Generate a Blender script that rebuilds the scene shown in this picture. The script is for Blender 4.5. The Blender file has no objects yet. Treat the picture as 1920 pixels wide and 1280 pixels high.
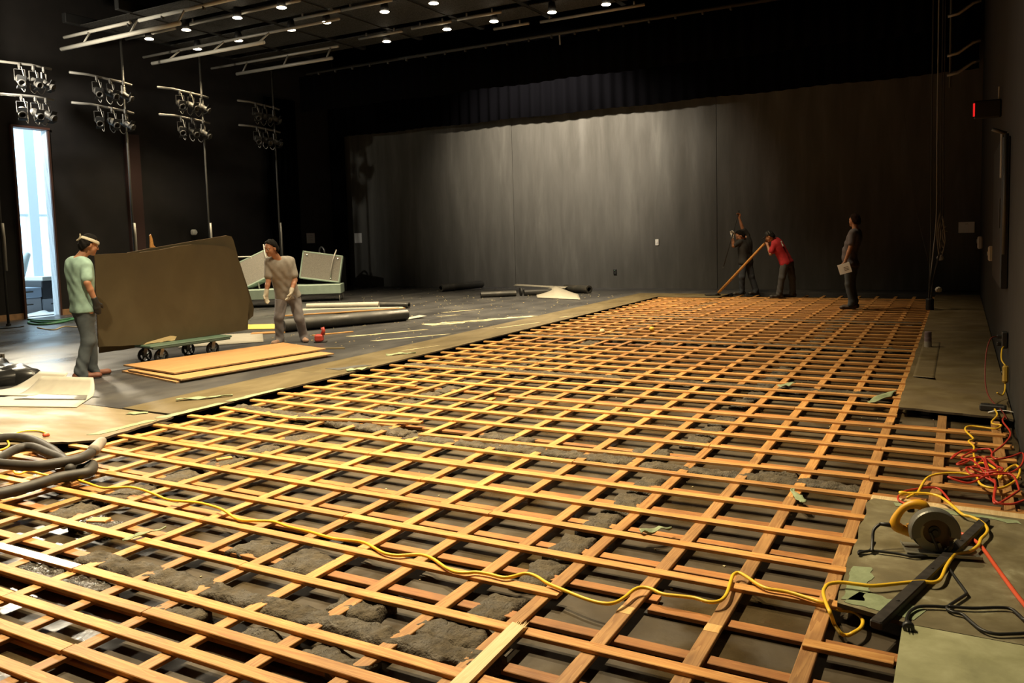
import bpy, math, random
import numpy as np
from mathutils import Vector, Matrix, noise
random.seed(11)
SC = bpy.context.scene
COL = SC.collection
R = math.radians
S = 0.4064            # slat spacing, 16 inches

# ------------------------------------------------------------------ helpers
class MB:
    """collects shapes, then builds one mesh object"""
    def __init__(self):
        self.v = []; self.f = []; self.mi = []; self.cur = 0
    def add(self, vs, fs):
        o = len(self.v)
        self.v += [tuple(p) for p in vs]
        for f in fs:
            self.f.append([i + o for i in f]); self.mi.append(self.cur)
        return self
    def box(self, c, s, M=None):
        x, y, z = s[0] / 2, s[1] / 2, s[2] / 2
        vs = [Vector((a, b, d)) for a in (-x, x) for b in (-y, y) for d in (-z, z)]
        if M is not None: vs = [M @ p for p in vs]
        c = Vector(c); vs = [p + c for p in vs]
        return self.add(vs, [(0, 1, 3, 2), (4, 6, 7, 5), (0, 4, 5, 1), (2, 3, 7, 6), (0, 2, 6, 4), (1, 5, 7, 3)])
    def bbox(self, c, s, M=None, b=0.01):
        """box with chamfered vertical edges and top rim"""
        x, y, z = s[0] / 2, s[1] / 2, s[2] / 2
        def ring(zz, ins):
            X, Y = x - ins, y - ins
            return [(-X + b, -Y, zz), (X - b, -Y, zz), (X, -Y + b, zz), (X, Y - b, zz), (X - b, Y, zz), (-X + b, Y, zz), (-X, Y - b, zz), (-X, -Y + b, zz)]
        rings = [ring(-z, b * .6), ring(-z + b, 0), ring(z - b, 0), ring(z, b * .6)]
        vs = [Vector(p) for r in rings for p in r]
        if M is not None: vs = [M @ p for p in vs]
        c = Vector(c); vs = [p + c for p in vs]
        fs = []
        for k in range(3):
            for i in range(8):
                j = (i + 1) % 8
                fs.append((k * 8 + i, k * 8 + j, k * 8 + 8 + j, k * 8 + 8 + i))
        fs.append(tuple(range(7, -1, -1))); fs.append(tuple(range(24, 32)))
        return self.add(vs, fs)
    def tube(self, pts, r, n=8, cap=True):
        pts = [Vector(p) for p in pts]
        rs = r if isinstance(r, (list, tuple)) else [r] * len(pts)
        vs = []; fs = []
        t0 = (pts[1] - pts[0]).normalized()
        up = Vector((0, 0, 1)) if abs(t0.z) < .9 else Vector((1, 0, 0))
        a = t0.cross(up).normalized()
        for i, p in enumerate(pts):
            if i == 0: t = pts[1] - pts[0]
            elif i == len(pts) - 1: t = pts[-1] - pts[-2]
            else: t = pts[i + 1] - pts[i - 1]
            if t.length < 1e-9: t = t0.copy()
            t.normalize()
            a = (a - t * a.dot(t))
            if a.length < 1e-6: a = t.orthogonal()
            a.normalize(); b = t.cross(a)
            for k in range(n):
                w = 2 * math.pi * k / n
                vs.append(p + (a * math.cos(w) + b * math.sin(w)) * rs[i])
        m = len(pts)
        for i in range(m - 1):
            for k in range(n):
                j = (k + 1) % n
                fs.append((i * n + k, i * n + j, (i + 1) * n + j, (i + 1) * n + k))
        if cap:
            fs.append(tuple(range(n - 1, -1, -1))); fs.append(tuple(range((m - 1) * n, m * n)))
        return self.add(vs, fs)
    def lathe(self, prof, c=(0, 0, 0), M=None, n=16):
        vs = []; fs = []
        for (r, z) in prof:
            for k in range(n):
                w = 2 * math.pi * k / n
                vs.append(Vector((r * math.cos(w), r * math.sin(w), z)))
        if M is not None: vs = [M @ p for p in vs]
        vs = [p + Vector(c) for p in vs]
        for i in range(len(prof) - 1):
            for k in range(n):
                j = (k + 1) % n
                fs.append((i * n + k, i * n + j, (i + 1) * n + j, (i + 1) * n + k))
        fs.append(tuple(range(n - 1, -1, -1))); fs.append(tuple(range((len(prof) - 1) * n, len(prof) * n)))
        return self.add(vs, fs)
    def prism(self, outline, h, M=None, c=(0, 0, 0)):
        """outline in xy extruded along z from 0 to h"""
        n = len(outline)
        vs = [Vector((x, y, 0)) for x, y in outline] + [Vector((x, y, h)) for x, y in outline]
        if M is not None: vs = [M @ p for p in vs]
        vs = [p + Vector(c) for p in vs]
        fs = [tuple(range(n - 1, -1, -1)), tuple(range(n, 2 * n))]
        for i in range(n):
            j = (i + 1) % n
            fs.append((i, j, n + j, n + i))
        return self.add(vs, fs)
    def grid(self, nx, ny, fn, thick=None):
        vs = [Vector(fn(i / (nx - 1), j / (ny - 1))) for j in range(ny) for i in range(nx)]
        fs = [(j * nx + i, j * nx + i + 1, (j + 1) * nx + i + 1, (j + 1) * nx + i) for j in range(ny - 1) for i in range(nx - 1)]
        return self.add(vs, fs)
    def build(self, name, mats, parent=None, smooth=False, loc=None):
        me = bpy.data.meshes.new(name)
        vs = self.v
        if loc is not None:
            vs = [(a - loc[0], b - loc[1], c - loc[2]) for a, b, c in vs]
        me.from_pydata([tuple(p) for p in vs], [], self.f)
        if not isinstance(mats, (list, tuple)): mats = [mats]
        for m in mats: me.materials.append(m)
        for p, i in zip(me.polygons, self.mi):
            p.material_index = i
            p.use_smooth = smooth
        me.validate(); me.update()
        o = bpy.data.objects.new(name, me); COL.objects.link(o)
        if loc is not None: o.location = loc
        if parent is not None: o.parent = parent
        return o

def tag(o, label=None, cat=None, group=None, kind=None):
    if label: o['label'] = label
    if cat: o['category'] = cat
    if group: o['group'] = group
    if kind: o['kind'] = kind
    return o

def empty(name, loc, label, cat, group=None, rz=0):
    o = bpy.data.objects.new(name, None); COL.objects.link(o)
    o.location = loc; o.rotation_euler = (0, 0, rz)
    o.empty_display_size = .1
    return tag(o, label, cat, group)

def copy_thing(o, label=None, parent=None):
    c = o.copy(); COL.objects.link(c)
    if parent is not None: c.parent = parent
    if label: c['label'] = label
    for ch in list(o.children): copy_thing(ch, None, c)
    return c

def smooth_path(pts, k=5, closed=False):
    """Catmull-Rom through the points"""
    P = [Vector(p) for p in pts]; out = []
    n = len(P)
    for i in range(n - 1):
        p0 = P[max(i - 1, 0)]; p1 = P[i]; p2 = P[i + 1]; p3 = P[min(i + 2, n - 1)]
        for j in range(k):
            t = j / k
            out.append(0.5 * ((2 * p1) + (p2 - p0) * t + (2 * p0 - 5 * p1 + 4 * p2 - p3) * t * t + (3 * p1 - p0 - 3 * p2 + p3) * t ** 3))
    out.append(P[-1])
    return out

ORD = ['zeroth', 'first', 'second', 'third', 'fourth', 'fifth', 'sixth', 'seventh', 'eighth', 'ninth', 'tenth', 'eleventh', 'twelfth', 'thirteenth', 'fourteenth', 'fifteenth', 'sixteenth', 'seventeenth', 'eighteenth', 'nineteenth', 'twentieth']
for t, w in ((20, 'twenty'), (30, 'thirty'), (40, 'forty')):
    if t > 20: ORD.append({30: 'thirtieth', 40: 'fortieth'}[t])
    for u in range(1, 10): ORD.append(w + '-' + ORD[u])

# ------------------------------------------------------------------ materials
def newmat(name):
    m = bpy.data.materials.new(name); m.use_nodes = True
    nt = m.node_tree
    return m, nt, nt.nodes['Principled BSDF']

def mat(name, col, rough=.6, metal=0.0, var=.0, scale=8.0, bump=0.0, spec=.5):
    m, nt, b = newmat(name)
    b.inputs['Base Color'].default_value = (*col, 1)
    b.inputs['Roughness'].default_value = rough
    b.inputs['Metallic'].default_value = metal
    b.inputs['Specular IOR Level'].default_value = spec
    if var or bump:
        tc = nt.nodes.new('ShaderNodeTexCoord')
        nz = nt.nodes.new('ShaderNodeTexNoise'); nz.inputs['Scale'].default_value = scale; nz.inputs['Detail'].default_value = 6
        nt.links.new(tc.outputs['Object'], nz.inputs['Vector'])
        if var:
            cr = nt.nodes.new('ShaderNodeValToRGB')
            cr.color_ramp.elements[0].position = .3; cr.color_ramp.elements[1].position = .7
            cr.color_ramp.elements[0].color = (*[c * (1 - var) for c in col], 1)
            cr.color_ramp.elements[1].color = (*[min(1, c * (1 + var)) for c in col], 1)
            nt.links.new(nz.outputs['Fac'], cr.inputs['Fac']); nt.links.new(cr.outputs['Color'], b.inputs['Base Color'])
        if bump:
            bp = nt.nodes.new('ShaderNodeBump'); bp.inputs['Strength'].default_value = bump; bp.inputs['Distance'].default_value = .02
            nt.links.new(nz.outputs['Fac'], bp.inputs['Height']); nt.links.new(bp.outputs['Normal'], b.inputs['Normal'])
    return m

def emis(name, col, s):
    m, nt, b = newmat(name)
    b.inputs['Base Color'].default_value = (*col, 1)
    b.inputs['Emission Color'].default_value = (*col, 1); b.inputs['Emission Strength'].default_value = s
    return m

def woodmat(name, c_lo, c_hi, axis='X', rough=.55, ringscale=1.0, rnd=.25, stain=None, dark=0.35):
    """pine: noise stretched along the board, random tone per board"""
    m, nt, b = newmat(name)
    N = nt.nodes.new; L = nt.links.new
    tc = N('ShaderNodeTexCoord'); oi = N('ShaderNodeObjectInfo')
    off = N('ShaderNodeVectorMath'); off.operation = 'MULTIPLY_ADD'
    cmb = N('ShaderNodeCombineXYZ')
    for k in range(3): L(oi.outputs['Random'], cmb.inputs[k])
    L(cmb.outputs[0], off.inputs[0]); off.inputs[1].default_value = (31.7, 17.3, 9.1)
    L(tc.outputs['Object'], off.inputs[2])
    mp = N('ShaderNodeMapping')
    sc = {'X': (1.2, 26, 26), 'Y': (26, 1.2, 26)}[axis]
    mp.inputs['Scale'].default_value = tuple(s * ringscale for s in sc)
    L(off.outputs[0], mp.inputs['Vector'])
    nz = N('ShaderNodeTexNoise'); nz.inputs['Scale'].default_value = 1.0; nz.inputs['Detail'].default_value = 5; nz.inputs['Distortion'].default_value = .6
    L(mp.outputs[0], nz.inputs['Vector'])
    mul = N('ShaderNodeMath'); mul.operation = 'MULTIPLY'; mul.inputs[1].default_value = 6.0
    L(nz.outputs['Fac'], mul.inputs[0])
    fr = N('ShaderNodeMath'); fr.operation = 'FRACT'; L(mul.outputs[0], fr.inputs[0])
    mixf = N('ShaderNodeMath'); mixf.operation = 'MULTIPLY_ADD'; mixf.inputs[1].default_value = .5
    L(fr.outputs[0], mixf.inputs[0])
    h = N('ShaderNodeMath'); h.operation = 'MULTIPLY'; h.inputs[1].default_value = .5; L(nz.outputs['Fac'], h.inputs[0])
    L(h.outputs[0], mixf.inputs[2])
    cr = N('ShaderNodeValToRGB')
    cr.color_ramp.elements[0].position = .15; cr.color_ramp.elements[1].position = .8
    cr.color_ramp.elements[0].color = (*c_hi, 1); cr.color_ramp.elements[1].color = (*c_lo, 1)
    L(mixf.outputs[0], cr.inputs['Fac'])
    # per board tone
    hsv = N('ShaderNodeHueSaturation')
    mr = N('ShaderNodeMapRange'); mr.inputs['To Min'].default_value = 1 - rnd; mr.inputs['To Max'].default_value = 1 + rnd * .6
    L(oi.outputs['Random'], mr.inputs['Value']); L(mr.outputs[0], hsv.inputs['Value'])
    L(cr.outputs['Color'], hsv.inputs['Color'])
    # blotchy dirt
    n2 = N('ShaderNodeTexNoise'); n2.inputs['Scale'].default_value = 3.0; n2.inputs['Detail'].default_value = 6
    L(off.outputs[0], n2.inputs['Vector'])
    c2 = N('ShaderNodeValToRGB'); c2.color_ramp.elements[0].position = .35; c2.color_ramp.elements[1].position = .62
    c2.color_ramp.elements[0].color = (1 - dark, 1 - dark, 1 - dark, 1); c2.color_ramp.elements[1].color = (1, 1, 1, 1)
    L(n2.outputs['Fac'], c2.inputs['Fac'])
    mx = N('ShaderNodeMix'); mx.data_type = 'RGBA'; mx.blend_type = 'MULTIPLY'; mx.inputs['Factor'].default_value = .8
    L(hsv.outputs[0], mx.inputs['A']); L(c2.outputs[0], mx.inputs['B'])
    L(mx.outputs['Result'], b.inputs['Base Color'])
    b.inputs['Roughness'].default_value = rough
    bp = N('ShaderNodeBump'); bp.inputs['Strength'].default_value = .15; bp.inputs['Distance'].default_value = .003
    L(mixf.outputs[0], bp.inputs['Height']); L(bp.outputs[0], b.inputs['Normal'])
    return m

def blotchmat(name, stops, scale=3.0, rough=(.4, .8), detail=8, bump=.2, bdist=.01, stretch=(1, 1, 1), spec=.5, coord='Object', distortion=0.3):
    """colour ramp over noise: dirty floors, mud, slabs"""
    m, nt, b = newmat(name); N = nt.nodes.new; L = nt.links.new
    tc = N('ShaderNodeTexCoord'); mp = N('ShaderNodeMapping'); mp.inputs['Scale'].default_value = stretch
    L(tc.outputs[coord], mp.inputs['Vector'])
    nz = N('ShaderNodeTexNoise'); nz.inputs['Scale'].default_value = scale; nz.inputs['Detail'].default_value = detail; nz.inputs['Roughness'].default_value = .62
    nz.inputs['Distortion'].default_value = distortion
    L(mp.outputs[0], nz.inputs['Vector'])
    cr = N('ShaderNodeValToRGB'); el = cr.color_ramp.elements
    while len(el) < len(stops): el.new(.5)
    for e, (p, c) in zip(el, stops): e.position = p; e.color = (*c, 1)
    L(nz.outputs['Fac'], cr.inputs['Fac']); L(cr.outputs[0], b.inputs['Base Color'])
    n2 = N('ShaderNodeTexNoise'); n2.inputs['Scale'].default_value = scale * .7; n2.inputs['Detail'].default_value = 4
    L(mp.outputs[0], n2.inputs['Vector'])
    mr = N('ShaderNodeMapRange'); mr.inputs['From Min'].default_value = .38; mr.inputs['From Max'].default_value = .62
    mr.inputs['To Min'].default_value = rough[0]; mr.inputs['To Max'].default_value = rough[1]
    L(n2.outputs['Fac'], mr.inputs['Value']); L(mr.outputs[0], b.inputs['Roughness'])
    b.inputs['Specular IOR Level'].default_value = spec
    if bump:
        n3 = N('ShaderNodeTexNoise'); n3.inputs['Scale'].default_value = scale * 5; n3.inputs['Detail'].default_value = 8
        L(mp.outputs[0], n3.inputs['Vector'])
        bp = N('ShaderNodeBump'); bp.inputs['Strength'].default_value = bump; bp.inputs['Distance'].default_value = bdist
        L(n3.outputs['Fac'], bp.inputs['Height']); L(bp.outputs[0], b.inputs['Normal'])
    return m

M_ = {}
M_['slat'] = woodmat('pine_slat', (.44, .185, .042), (.70, .375, .115), 'X')
M_['slat_wet'] = woodmat('wet_pine_slat', (.42, .18, .042), (.66, .35, .11), 'X', rough=.2)
M_['wetmud'] = blotchmat('wet_black_mud', [(.3, (.016, .012, .008)), (.6, (.04, .032, .021)), (.8, (.07, .058, .04))], 14, (.12, .5), bump=1.0, bdist=.015, detail=10)
M_['joist'] = woodmat('pine_joist', (.38, .165, .042), (.62, .33, .105), 'Y')
M_['joist_old'] = woodmat('weathered_joist', (.27, .125, .04), (.46, .25, .09), 'Y', dark=.4)
M_['sleeper'] = woodmat('red_sleeper', (.36, .135, .035), (.52, .235, .065), 'X', dark=.5)
M_['fresh'] = woodmat('clean_wood', (.62, .36, .12), (.74, .46, .18), 'Y', dark=.1)
M_['plank'] = woodmat('pale_plank', (.62, .45, .22), (.78, .60, .34), 'Y', dark=.15)
M_['orange'] = woodmat('orange_stick', (.50, .24, .07), (.66, .36, .12), 'X', dark=.15)
M_['plyface'] = woodmat('plywood_face', (.40, .205, .075), (.50, .28, .115), 'Y', ringscale=.35, dark=.12)
M_['slab'] = blotchmat('wet_slab', [(.28, (.020, .0135, .0065)), (.42, (.044, .030, .014)), (.55, (.056, .039, .0185)), (.72, (.088, .066, .035))], 2.6, (.2, .8), bump=.5, bdist=.006, detail=12)
M_['mud'] = blotchmat('damp_mud', [(.3, (.028, .0205, .011)), (.5, (.062, .047, .027)), (.72, (.108, .084, .051))], 16, (.6, .95), bump=1.0, bdist=.012, detail=12)
M_['board'] = blotchmat('olive_hardboard', [(.25, (.068, .048, .018)), (.5, (.10, .074, .030)), (.68, (.13, .10, .046)), (.8, (.24, .215, .13))], 2.2, (.5, .8), bump=.1, stretch=(1.6, .6, 1))
M_['board_r'] = blotchmat('brown_hardboard', [(.25, (.085, .070, .034)), (.48, (.135, .112, .058)), (.6, (.185, .162, .092)), (.74, (.36, .345, .235))], 4.5, (.45, .8), bump=.1)
M_['board_g'] = blotchmat('green_hardboard', [(.25, (.20, .20, .105)), (.5, (.30, .30, .165)), (.75, (.41, .41, .25))], 5.0, (.5, .8), bump=.12)
M_['board_lit'] = blotchmat('lit_hardboard', [(.25, (.125, .092, .046)), (.5, (.175, .135, .075)), (.75, (.25, .205, .13))], 2.0, (.5, .8), bump=.1, stretch=(.6, 1.6, 1))  # olive board made paler: the patch of light is put into the colour
M_['board_b'] = blotchmat('brown_worn_hardboard', [(.25, (.085, .060, .026)), (.5, (.125, .092, .043)), (.66, (.165, .128, .065)), (.8, (.30, .27, .17))], 2.4, (.45, .8), bump=.1)
M_['greenglue'] = blotchmat('green_underlay', [(.3, (.165, .20, .105)), (.7, (.26, .31, .18))], 9, (.6, .9), bump=.3)
M_['edge'] = mat('board_edge', (.05, .035, .02), .9)
M_['vinyl'] = blotchmat('black_floor', [(.3, (.030, .030, .033)), (.5, (.050, .049, .051)), (.66, (.078, .075, .072)), (.8, (.15, .14, .125))], 1.6, (.27, .46), bump=.12, bdist=.004, detail=10, stretch=(1, .55, 1))
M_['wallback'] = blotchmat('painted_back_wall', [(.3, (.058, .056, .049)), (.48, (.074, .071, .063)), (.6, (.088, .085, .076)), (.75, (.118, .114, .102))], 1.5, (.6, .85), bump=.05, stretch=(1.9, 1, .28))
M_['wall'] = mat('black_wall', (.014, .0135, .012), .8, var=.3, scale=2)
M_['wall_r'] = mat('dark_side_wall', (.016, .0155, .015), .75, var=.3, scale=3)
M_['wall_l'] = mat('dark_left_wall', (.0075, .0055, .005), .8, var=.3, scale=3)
M_['drape'] = mat('black_velour', (.002, .002, .0025), .95, spec=.03)
M_['black'] = mat('matt_black', (.010, .010, .010), .6)
M_['rubber'] = mat('black_rubber', (.018, .017, .017), .5)
M_['steel'] = mat('steel', (.42, .41, .38), .4, .8, var=.15)
M_['pipe'] = mat('grey_pipe', (.40, .38, .34), .5, .3)
M_['pipe_d'] = mat('dark_pipe', (.06, .057, .05), .55, .2)
M_['arm'] = mat('dull_arm_pipe', (.19, .18, .16), .55, .1)
M_['paper'] = mat('white_paper', (.75, .74, .72), .8)
M_['white'] = mat('white_plastic', (.70, .68, .62), .5)
M_['yellow'] = mat('yellow_cord_jacket', (.80, .50, .03), .4)
M_['red'] = mat('red_cord_jacket', (.45, .035, .02), .4)
M_['red_l'] = mat('orange_red_hose', (.62, .09, .035), .4)
M_['blackcord'] = mat('black_cord_jacket', (.012, .012, .012), .45)
M_['hose'] = mat('dusty_black_hose', (.030, .026, .022), .6, var=.35, scale=14)

# ------------------------------------------------------------------ camera
cam = bpy.data.cameras.new('camera'); co = bpy.data.objects.new('camera', cam); COL.objects.link(co)
cam.sensor_width = 36.0; cam.lens = 1525.4687 / 1920 * 36.0
cam.shift_y = -75.3954 / 1920
cam.clip_start = .05; cam.clip_end = 200
p, y, r = -0.0816, 0.5041, 0.0285
Rm = Matrix.Rotation(y, 4, 'Z') @ Matrix.Rotation(p, 4, 'X') @ Matrix.Rotation(r, 4, 'Y') @ Matrix.Rotation(math.pi / 2, 4, 'X')
co.matrix_world = Matrix.Translation((6.62590, -5.36606, 1.67551)) @ Rm
SC.camera = co

# ------------------------------------------------------------------ room shell
XL, XR, YB, YF, ZC = -12.7, 7.05, 17.1, -6.6, 8.6
ZF = .02
def struct(name, mb, m, smooth=False):
    o = mb.build(name, m, smooth=smooth); o['kind'] = 'structure'; return o
# slab under the slatted floor, black stage floor around it
struct('floor_slab', MB().box(((XL + XR) / 2, (YB + YF) / 2, -.12), (XR - XL + .4, YB - YF + .4, .1)), M_['slab'])
fl = MB()
fl.prism([(XL, YF), (-2.6, YF), (-2.6, -.12), (-.87, -.12), (-.87, 15.35), (1.5, 15.35), (1.5, 15.75), (XR, 15.75), (XR, YB), (XL, YB)], .088, c=(0, 0, -.068))
struct('floor', fl, M_['vinyl'])
# back wall: painted boards with seams
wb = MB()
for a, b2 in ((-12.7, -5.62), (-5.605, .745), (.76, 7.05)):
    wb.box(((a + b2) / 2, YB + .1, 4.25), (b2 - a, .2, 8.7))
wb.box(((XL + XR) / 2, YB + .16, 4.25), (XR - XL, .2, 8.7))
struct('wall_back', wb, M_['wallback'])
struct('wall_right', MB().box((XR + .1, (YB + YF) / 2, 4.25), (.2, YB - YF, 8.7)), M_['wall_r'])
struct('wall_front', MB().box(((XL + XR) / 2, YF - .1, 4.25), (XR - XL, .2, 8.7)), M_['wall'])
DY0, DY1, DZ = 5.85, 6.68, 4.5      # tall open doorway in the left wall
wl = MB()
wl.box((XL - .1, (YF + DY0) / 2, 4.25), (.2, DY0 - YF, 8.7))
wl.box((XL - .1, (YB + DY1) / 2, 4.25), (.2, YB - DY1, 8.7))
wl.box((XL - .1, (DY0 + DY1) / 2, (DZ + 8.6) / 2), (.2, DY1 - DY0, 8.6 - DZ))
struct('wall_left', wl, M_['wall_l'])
struct('ceiling', MB().box(((XL + XR) / 2, (YB + YF) / 2, ZC + .1), (XR - XL + .4, YB - YF + .4, .2)), M_['wall'])
bl = MB()
bl.box((XL + .012, (YF + DY0) / 2, ZF + .07), (.024, DY0 - YF, .14)); bl.box((XL + .012, (DY1 + 12) / 2, ZF + .07), (.024, 12 - DY1, .14))
struct('baseboard_left', bl, mat('raw_wood_base', (.42, .24, .12), .7, var=.2))
tb = MB()
tb.box((XL - .06, DY0 - .02, DZ / 2), (.3, .05, DZ)); tb.box((XL + .02, DY1 + .03, DZ / 2), (.06, .05, DZ)); tb.box((XL - .06, (DY0 + DY1) / 2, DZ + .02), (.3, DY1 - DY0 + .1, .05))
struct('trim_1', tb, mat('dark_red_jamb', (.075, .03, .02), .6))
struct('trim_3', MB().box((XL - .1, DY1 + .012, DZ / 2), (.22, .024, DZ)), mat('daylit_reveal', (.7, .72, .74), .6))  # pale colour stands in for daylight on the inner jamb face
# painted pilaster on the left wall behind the first pipe
struct('trim_2', MB().box((XL + .05, 8.95, 2.3), (.1, .42, 4.6)), mat('dark_red_pilaster', (.035, .014, .011), .65))

# ------------------------------------------------------------------ the daylit lobby outside the doorway
LX = -20.0
lob = MB(); lob.box(((LX + XL) / 2 - .1, 7.5, -.05), (XL - LX, 12, .1)); struct('floor_lobby', lob, mat('pale_lobby_floor', (.62, .62, .64), .5))
struct('wall_lobby', MB().box((LX + 3, 13.6, 3), (7.3, .2, 6)), mat('lobby_wall', (.7, .72, .74), .7))
glm, nt, b = newmat('window_glass')
for n in list(nt.nodes): nt.nodes.remove(n)
out = nt.nodes.new('ShaderNodeOutputMaterial'); tr = nt.nodes.new('ShaderNodeBsdfTransparent'); gl = nt.nodes.new('ShaderNodeBsdfGlossy'); mx = nt.nodes.new('ShaderNodeMixShader')
tr.inputs[0].default_value = (.93, .97, 1, 1); gl.inputs['Roughness'].default_value = .02; mx.inputs[0].default_value = .06
nt.links.new(tr.outputs[0], mx.inputs[1]); nt.links.new(gl.outputs[0], mx.inputs[2]); nt.links.new(mx.outputs[0], out.inputs[0])
gw = MB()
alu = mat('grey_mullion', (.66, .72, .78), .5)
for yy in (2.0, 4.6, 7.2, 9.3, 12.4): gw.box((LX, yy, 3), (.06, .05, 6))
gw.box((LX, 10.55, 3), (.3, .32, 6))
for zz in (.08, 2.75, 5.6): gw.box((LX, 7, zz), (.1, 11, .08))
o = struct('window_1', gw, alu)
pn = MB().box((LX - .01, 7, 2.9), (.012, 10.9, 5.7)).build('pane', glm, o)

SC.world = bpy.data.worlds.new('world'); SC.world.use_nodes = True
bg = SC.world.node_tree.nodes['Background']
bg.inputs[0].default_value = (.60, .85, 1.0, 1); bg.inputs[1].default_value = 4.0
# ------------------------------------------------------------------ the slatted floor: sleepers, joists, slats
T = .019
JX = [.2115 + .394 * j for j in range(18)]
def board(name, x0, y0, x1, y1, w, ztop, m, th=T, zr=0.0, tilt=0.0):
    """a straight board lying flat between two points, origin at its middle"""
    dx, dy = x1 - x0, y1 - y0; L = math.hypot(dx, dy)
    a = math.atan2(dy, dx)
    mb = MB(); h = w / 2 * (1 + random.uniform(-.02, .02)); c = .0025
    n = max(2, int(L / .5)); bow = random.uniform(-.004, .004)
    prof = [(-h, -th), (h, -th), (h, -c), (h - c, 0), (-h + c, 0), (-h, -c)]
    vs = []
    for i in range(n + 1):
        t = i / n; x = (t - .5) * L; o = bow * (1 - (2 * t - 1) ** 2)
        for (yy, zz) in prof: vs.append((x, yy + o, zz + tilt * (t - .5) * L))
    fs = []; k = len(prof)
    for i in range(n):
        for q in range(k):
            q2 = (q + 1) % k
            fs.append((i * k + q, i * k + q2, (i + 1) * k + q2, (i + 1) * k + q))
    fs.append(tuple(range(k - 1, -1, -1))); fs.append(tuple(range(n * k, n * k + k)))
    fs = [tuple(reversed(f)) for f in fs]
    if abs(dy) > abs(dx):      # run along local Y so the grain runs along Y
        vs = [(-b2, a2, c2) for a2, b2, c2 in vs]; a -= math.pi / 2
    mb.add(vs, fs)
    o = mb.build(name, m)
    o.location = ((x0 + x1) / 2, (y0 + y1) / 2, ztop + zr); o.rotation_euler = (0, 0, a)
    return o

ROWS = [-9.3, -8.83, -8.37, -7.88, -7.42, -7.0, -6.0] + [float(n) for n in range(-5, 37)]
XEND = 6.165
def rowpieces(n):
    """x ranges of the pieces of one row"""
    lo = 0.0 if n > -3.4 else -1.6
    hi = XEND if n > 5.6 else 7.0
    if -4.6 < n < -.5: hi = XEND + .03
    if n <= -4.9: hi = 6.43
    k = int(round(n * 2)) % 4
    J = {-1: [2.585], -2: [3.36], -3: [4.15], -4: [3.36], -5: [2.575, 5.01], -6: [3.36], -7: [2.575], 0: [4.15], 1: [6.12], 2: [2.58, 4.94], 3: [6.13], 4: [3.36], 5: [1.25], 6: [3.36, 5.3], 7: [2.54], 8: [4.76], 9: [3.3], 14: [], 15: []}
    key = int(n) if n == int(n) else None
    if key in J: js = J[key]
    else: js = sorted({[2.58, 3.36, 4.15, 4.94][k], [4.94, 5.73, 1.79, 3.36][(k + int(n)) % 4]})
    if len(js) == 2 and js[1] - js[0] < 1: js = js[:1]
    ed = [lo] + [j for j in js if lo + .5 < j < hi - .02] + [hi]
    return [(ed[i], ed[i + 1]) for i in range(len(ed) - 1)]

def rowname(i): return ORD[i + 1]
def place(i, n): return 'left' if i == 0 else ('right' if i == n - 1 else 'middle')
SLAT_G = 'pale pine slats of the top layer'
def slat(x0, x1, n, lab, dn=0.0, dn1=None, z=0.0, tilt=0.0):
    g = random.uniform(.001, .004)
    j = [random.uniform(-.006, .006) for _ in range(2)]
    o = board('floor_slat', x0 + g, (n + dn) * S + j[0], x1 - g, (n + (dn if dn1 is None else dn1)) * S + j[1], .062, 0, M_['slat_wet'] if n == -7 and x0 < 0 else M_['slat'], zr=z, tilt=tilt)
    return tag(o, lab, 'slat', SLAT_G)
for i, n in enumerate(ROWS):
    rw = rowname(i)
    if n == 1:
        slat(0, 1.14, 1, 'short straight pine slat in the %s crossing row, ending at a snapped kink' % rw, 0, -.23)
        slat(1.14, 2.40, 1, 'pine slat prised loose and skewed over mud in the %s crossing row' % rw, -.2, .36, z=.012, tilt=.012)
        slat(2.58, 6.12, 1, 'long pine slat of the %s crossing row, right of the skewed loose one' % rw, -.38, .05)
        slat(6.12, 7.0, 1, 'short slat of the %s crossing row, in the notch by the right wall' % rw)
        continue
    if n == 5:
        slat(0, 1.23, 5, 'short pine slat of the %s crossing row, broken off before a gap' % rw, 0, .19)
        slat(2.53, XEND + .8, 5, 'long pine slat of the %s crossing row, right of the gap' % rw, -.2, -.1)
        continue
    if n == 15:
        slat(2.63, XEND, 15, 'pine slat of the %s crossing row, whose left part is missing' % rw, -.4, 0)
        continue
    if n == -5:
        slat(-1.6, 2.575, -5, 'left pine slat of the %s crossing row, beside the black hoses' % rw)
        slat(2.575, 5.01, -5, 'sawn-off pine slat of the %s crossing row, ending under the yellow cord' % rw, 0, -.06)
        slat(6.09, 6.43, -5, 'short ridged stub of slat against the pale green board, bottom right')
        continue
    pcs = rowpieces(n)
    for q, (x0, x1) in enumerate(pcs):
        if len(pcs) == 1: lab = 'full-width pine slat of the %s crossing row counted from the nearest' % rw
        else: lab = '%s pine slat in the %s crossing row counted from the nearest' % (place(q, len(pcs)), rw)
        slat(x0, x1, n, lab)
tag(board('floor_slat', 6.17, -.02, 7.0, -.05, .10, 0, M_['plank'], zr=.001), 'wide pale slat showing under the far edge of the saw board', 'slat', SLAT_G)

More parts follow.
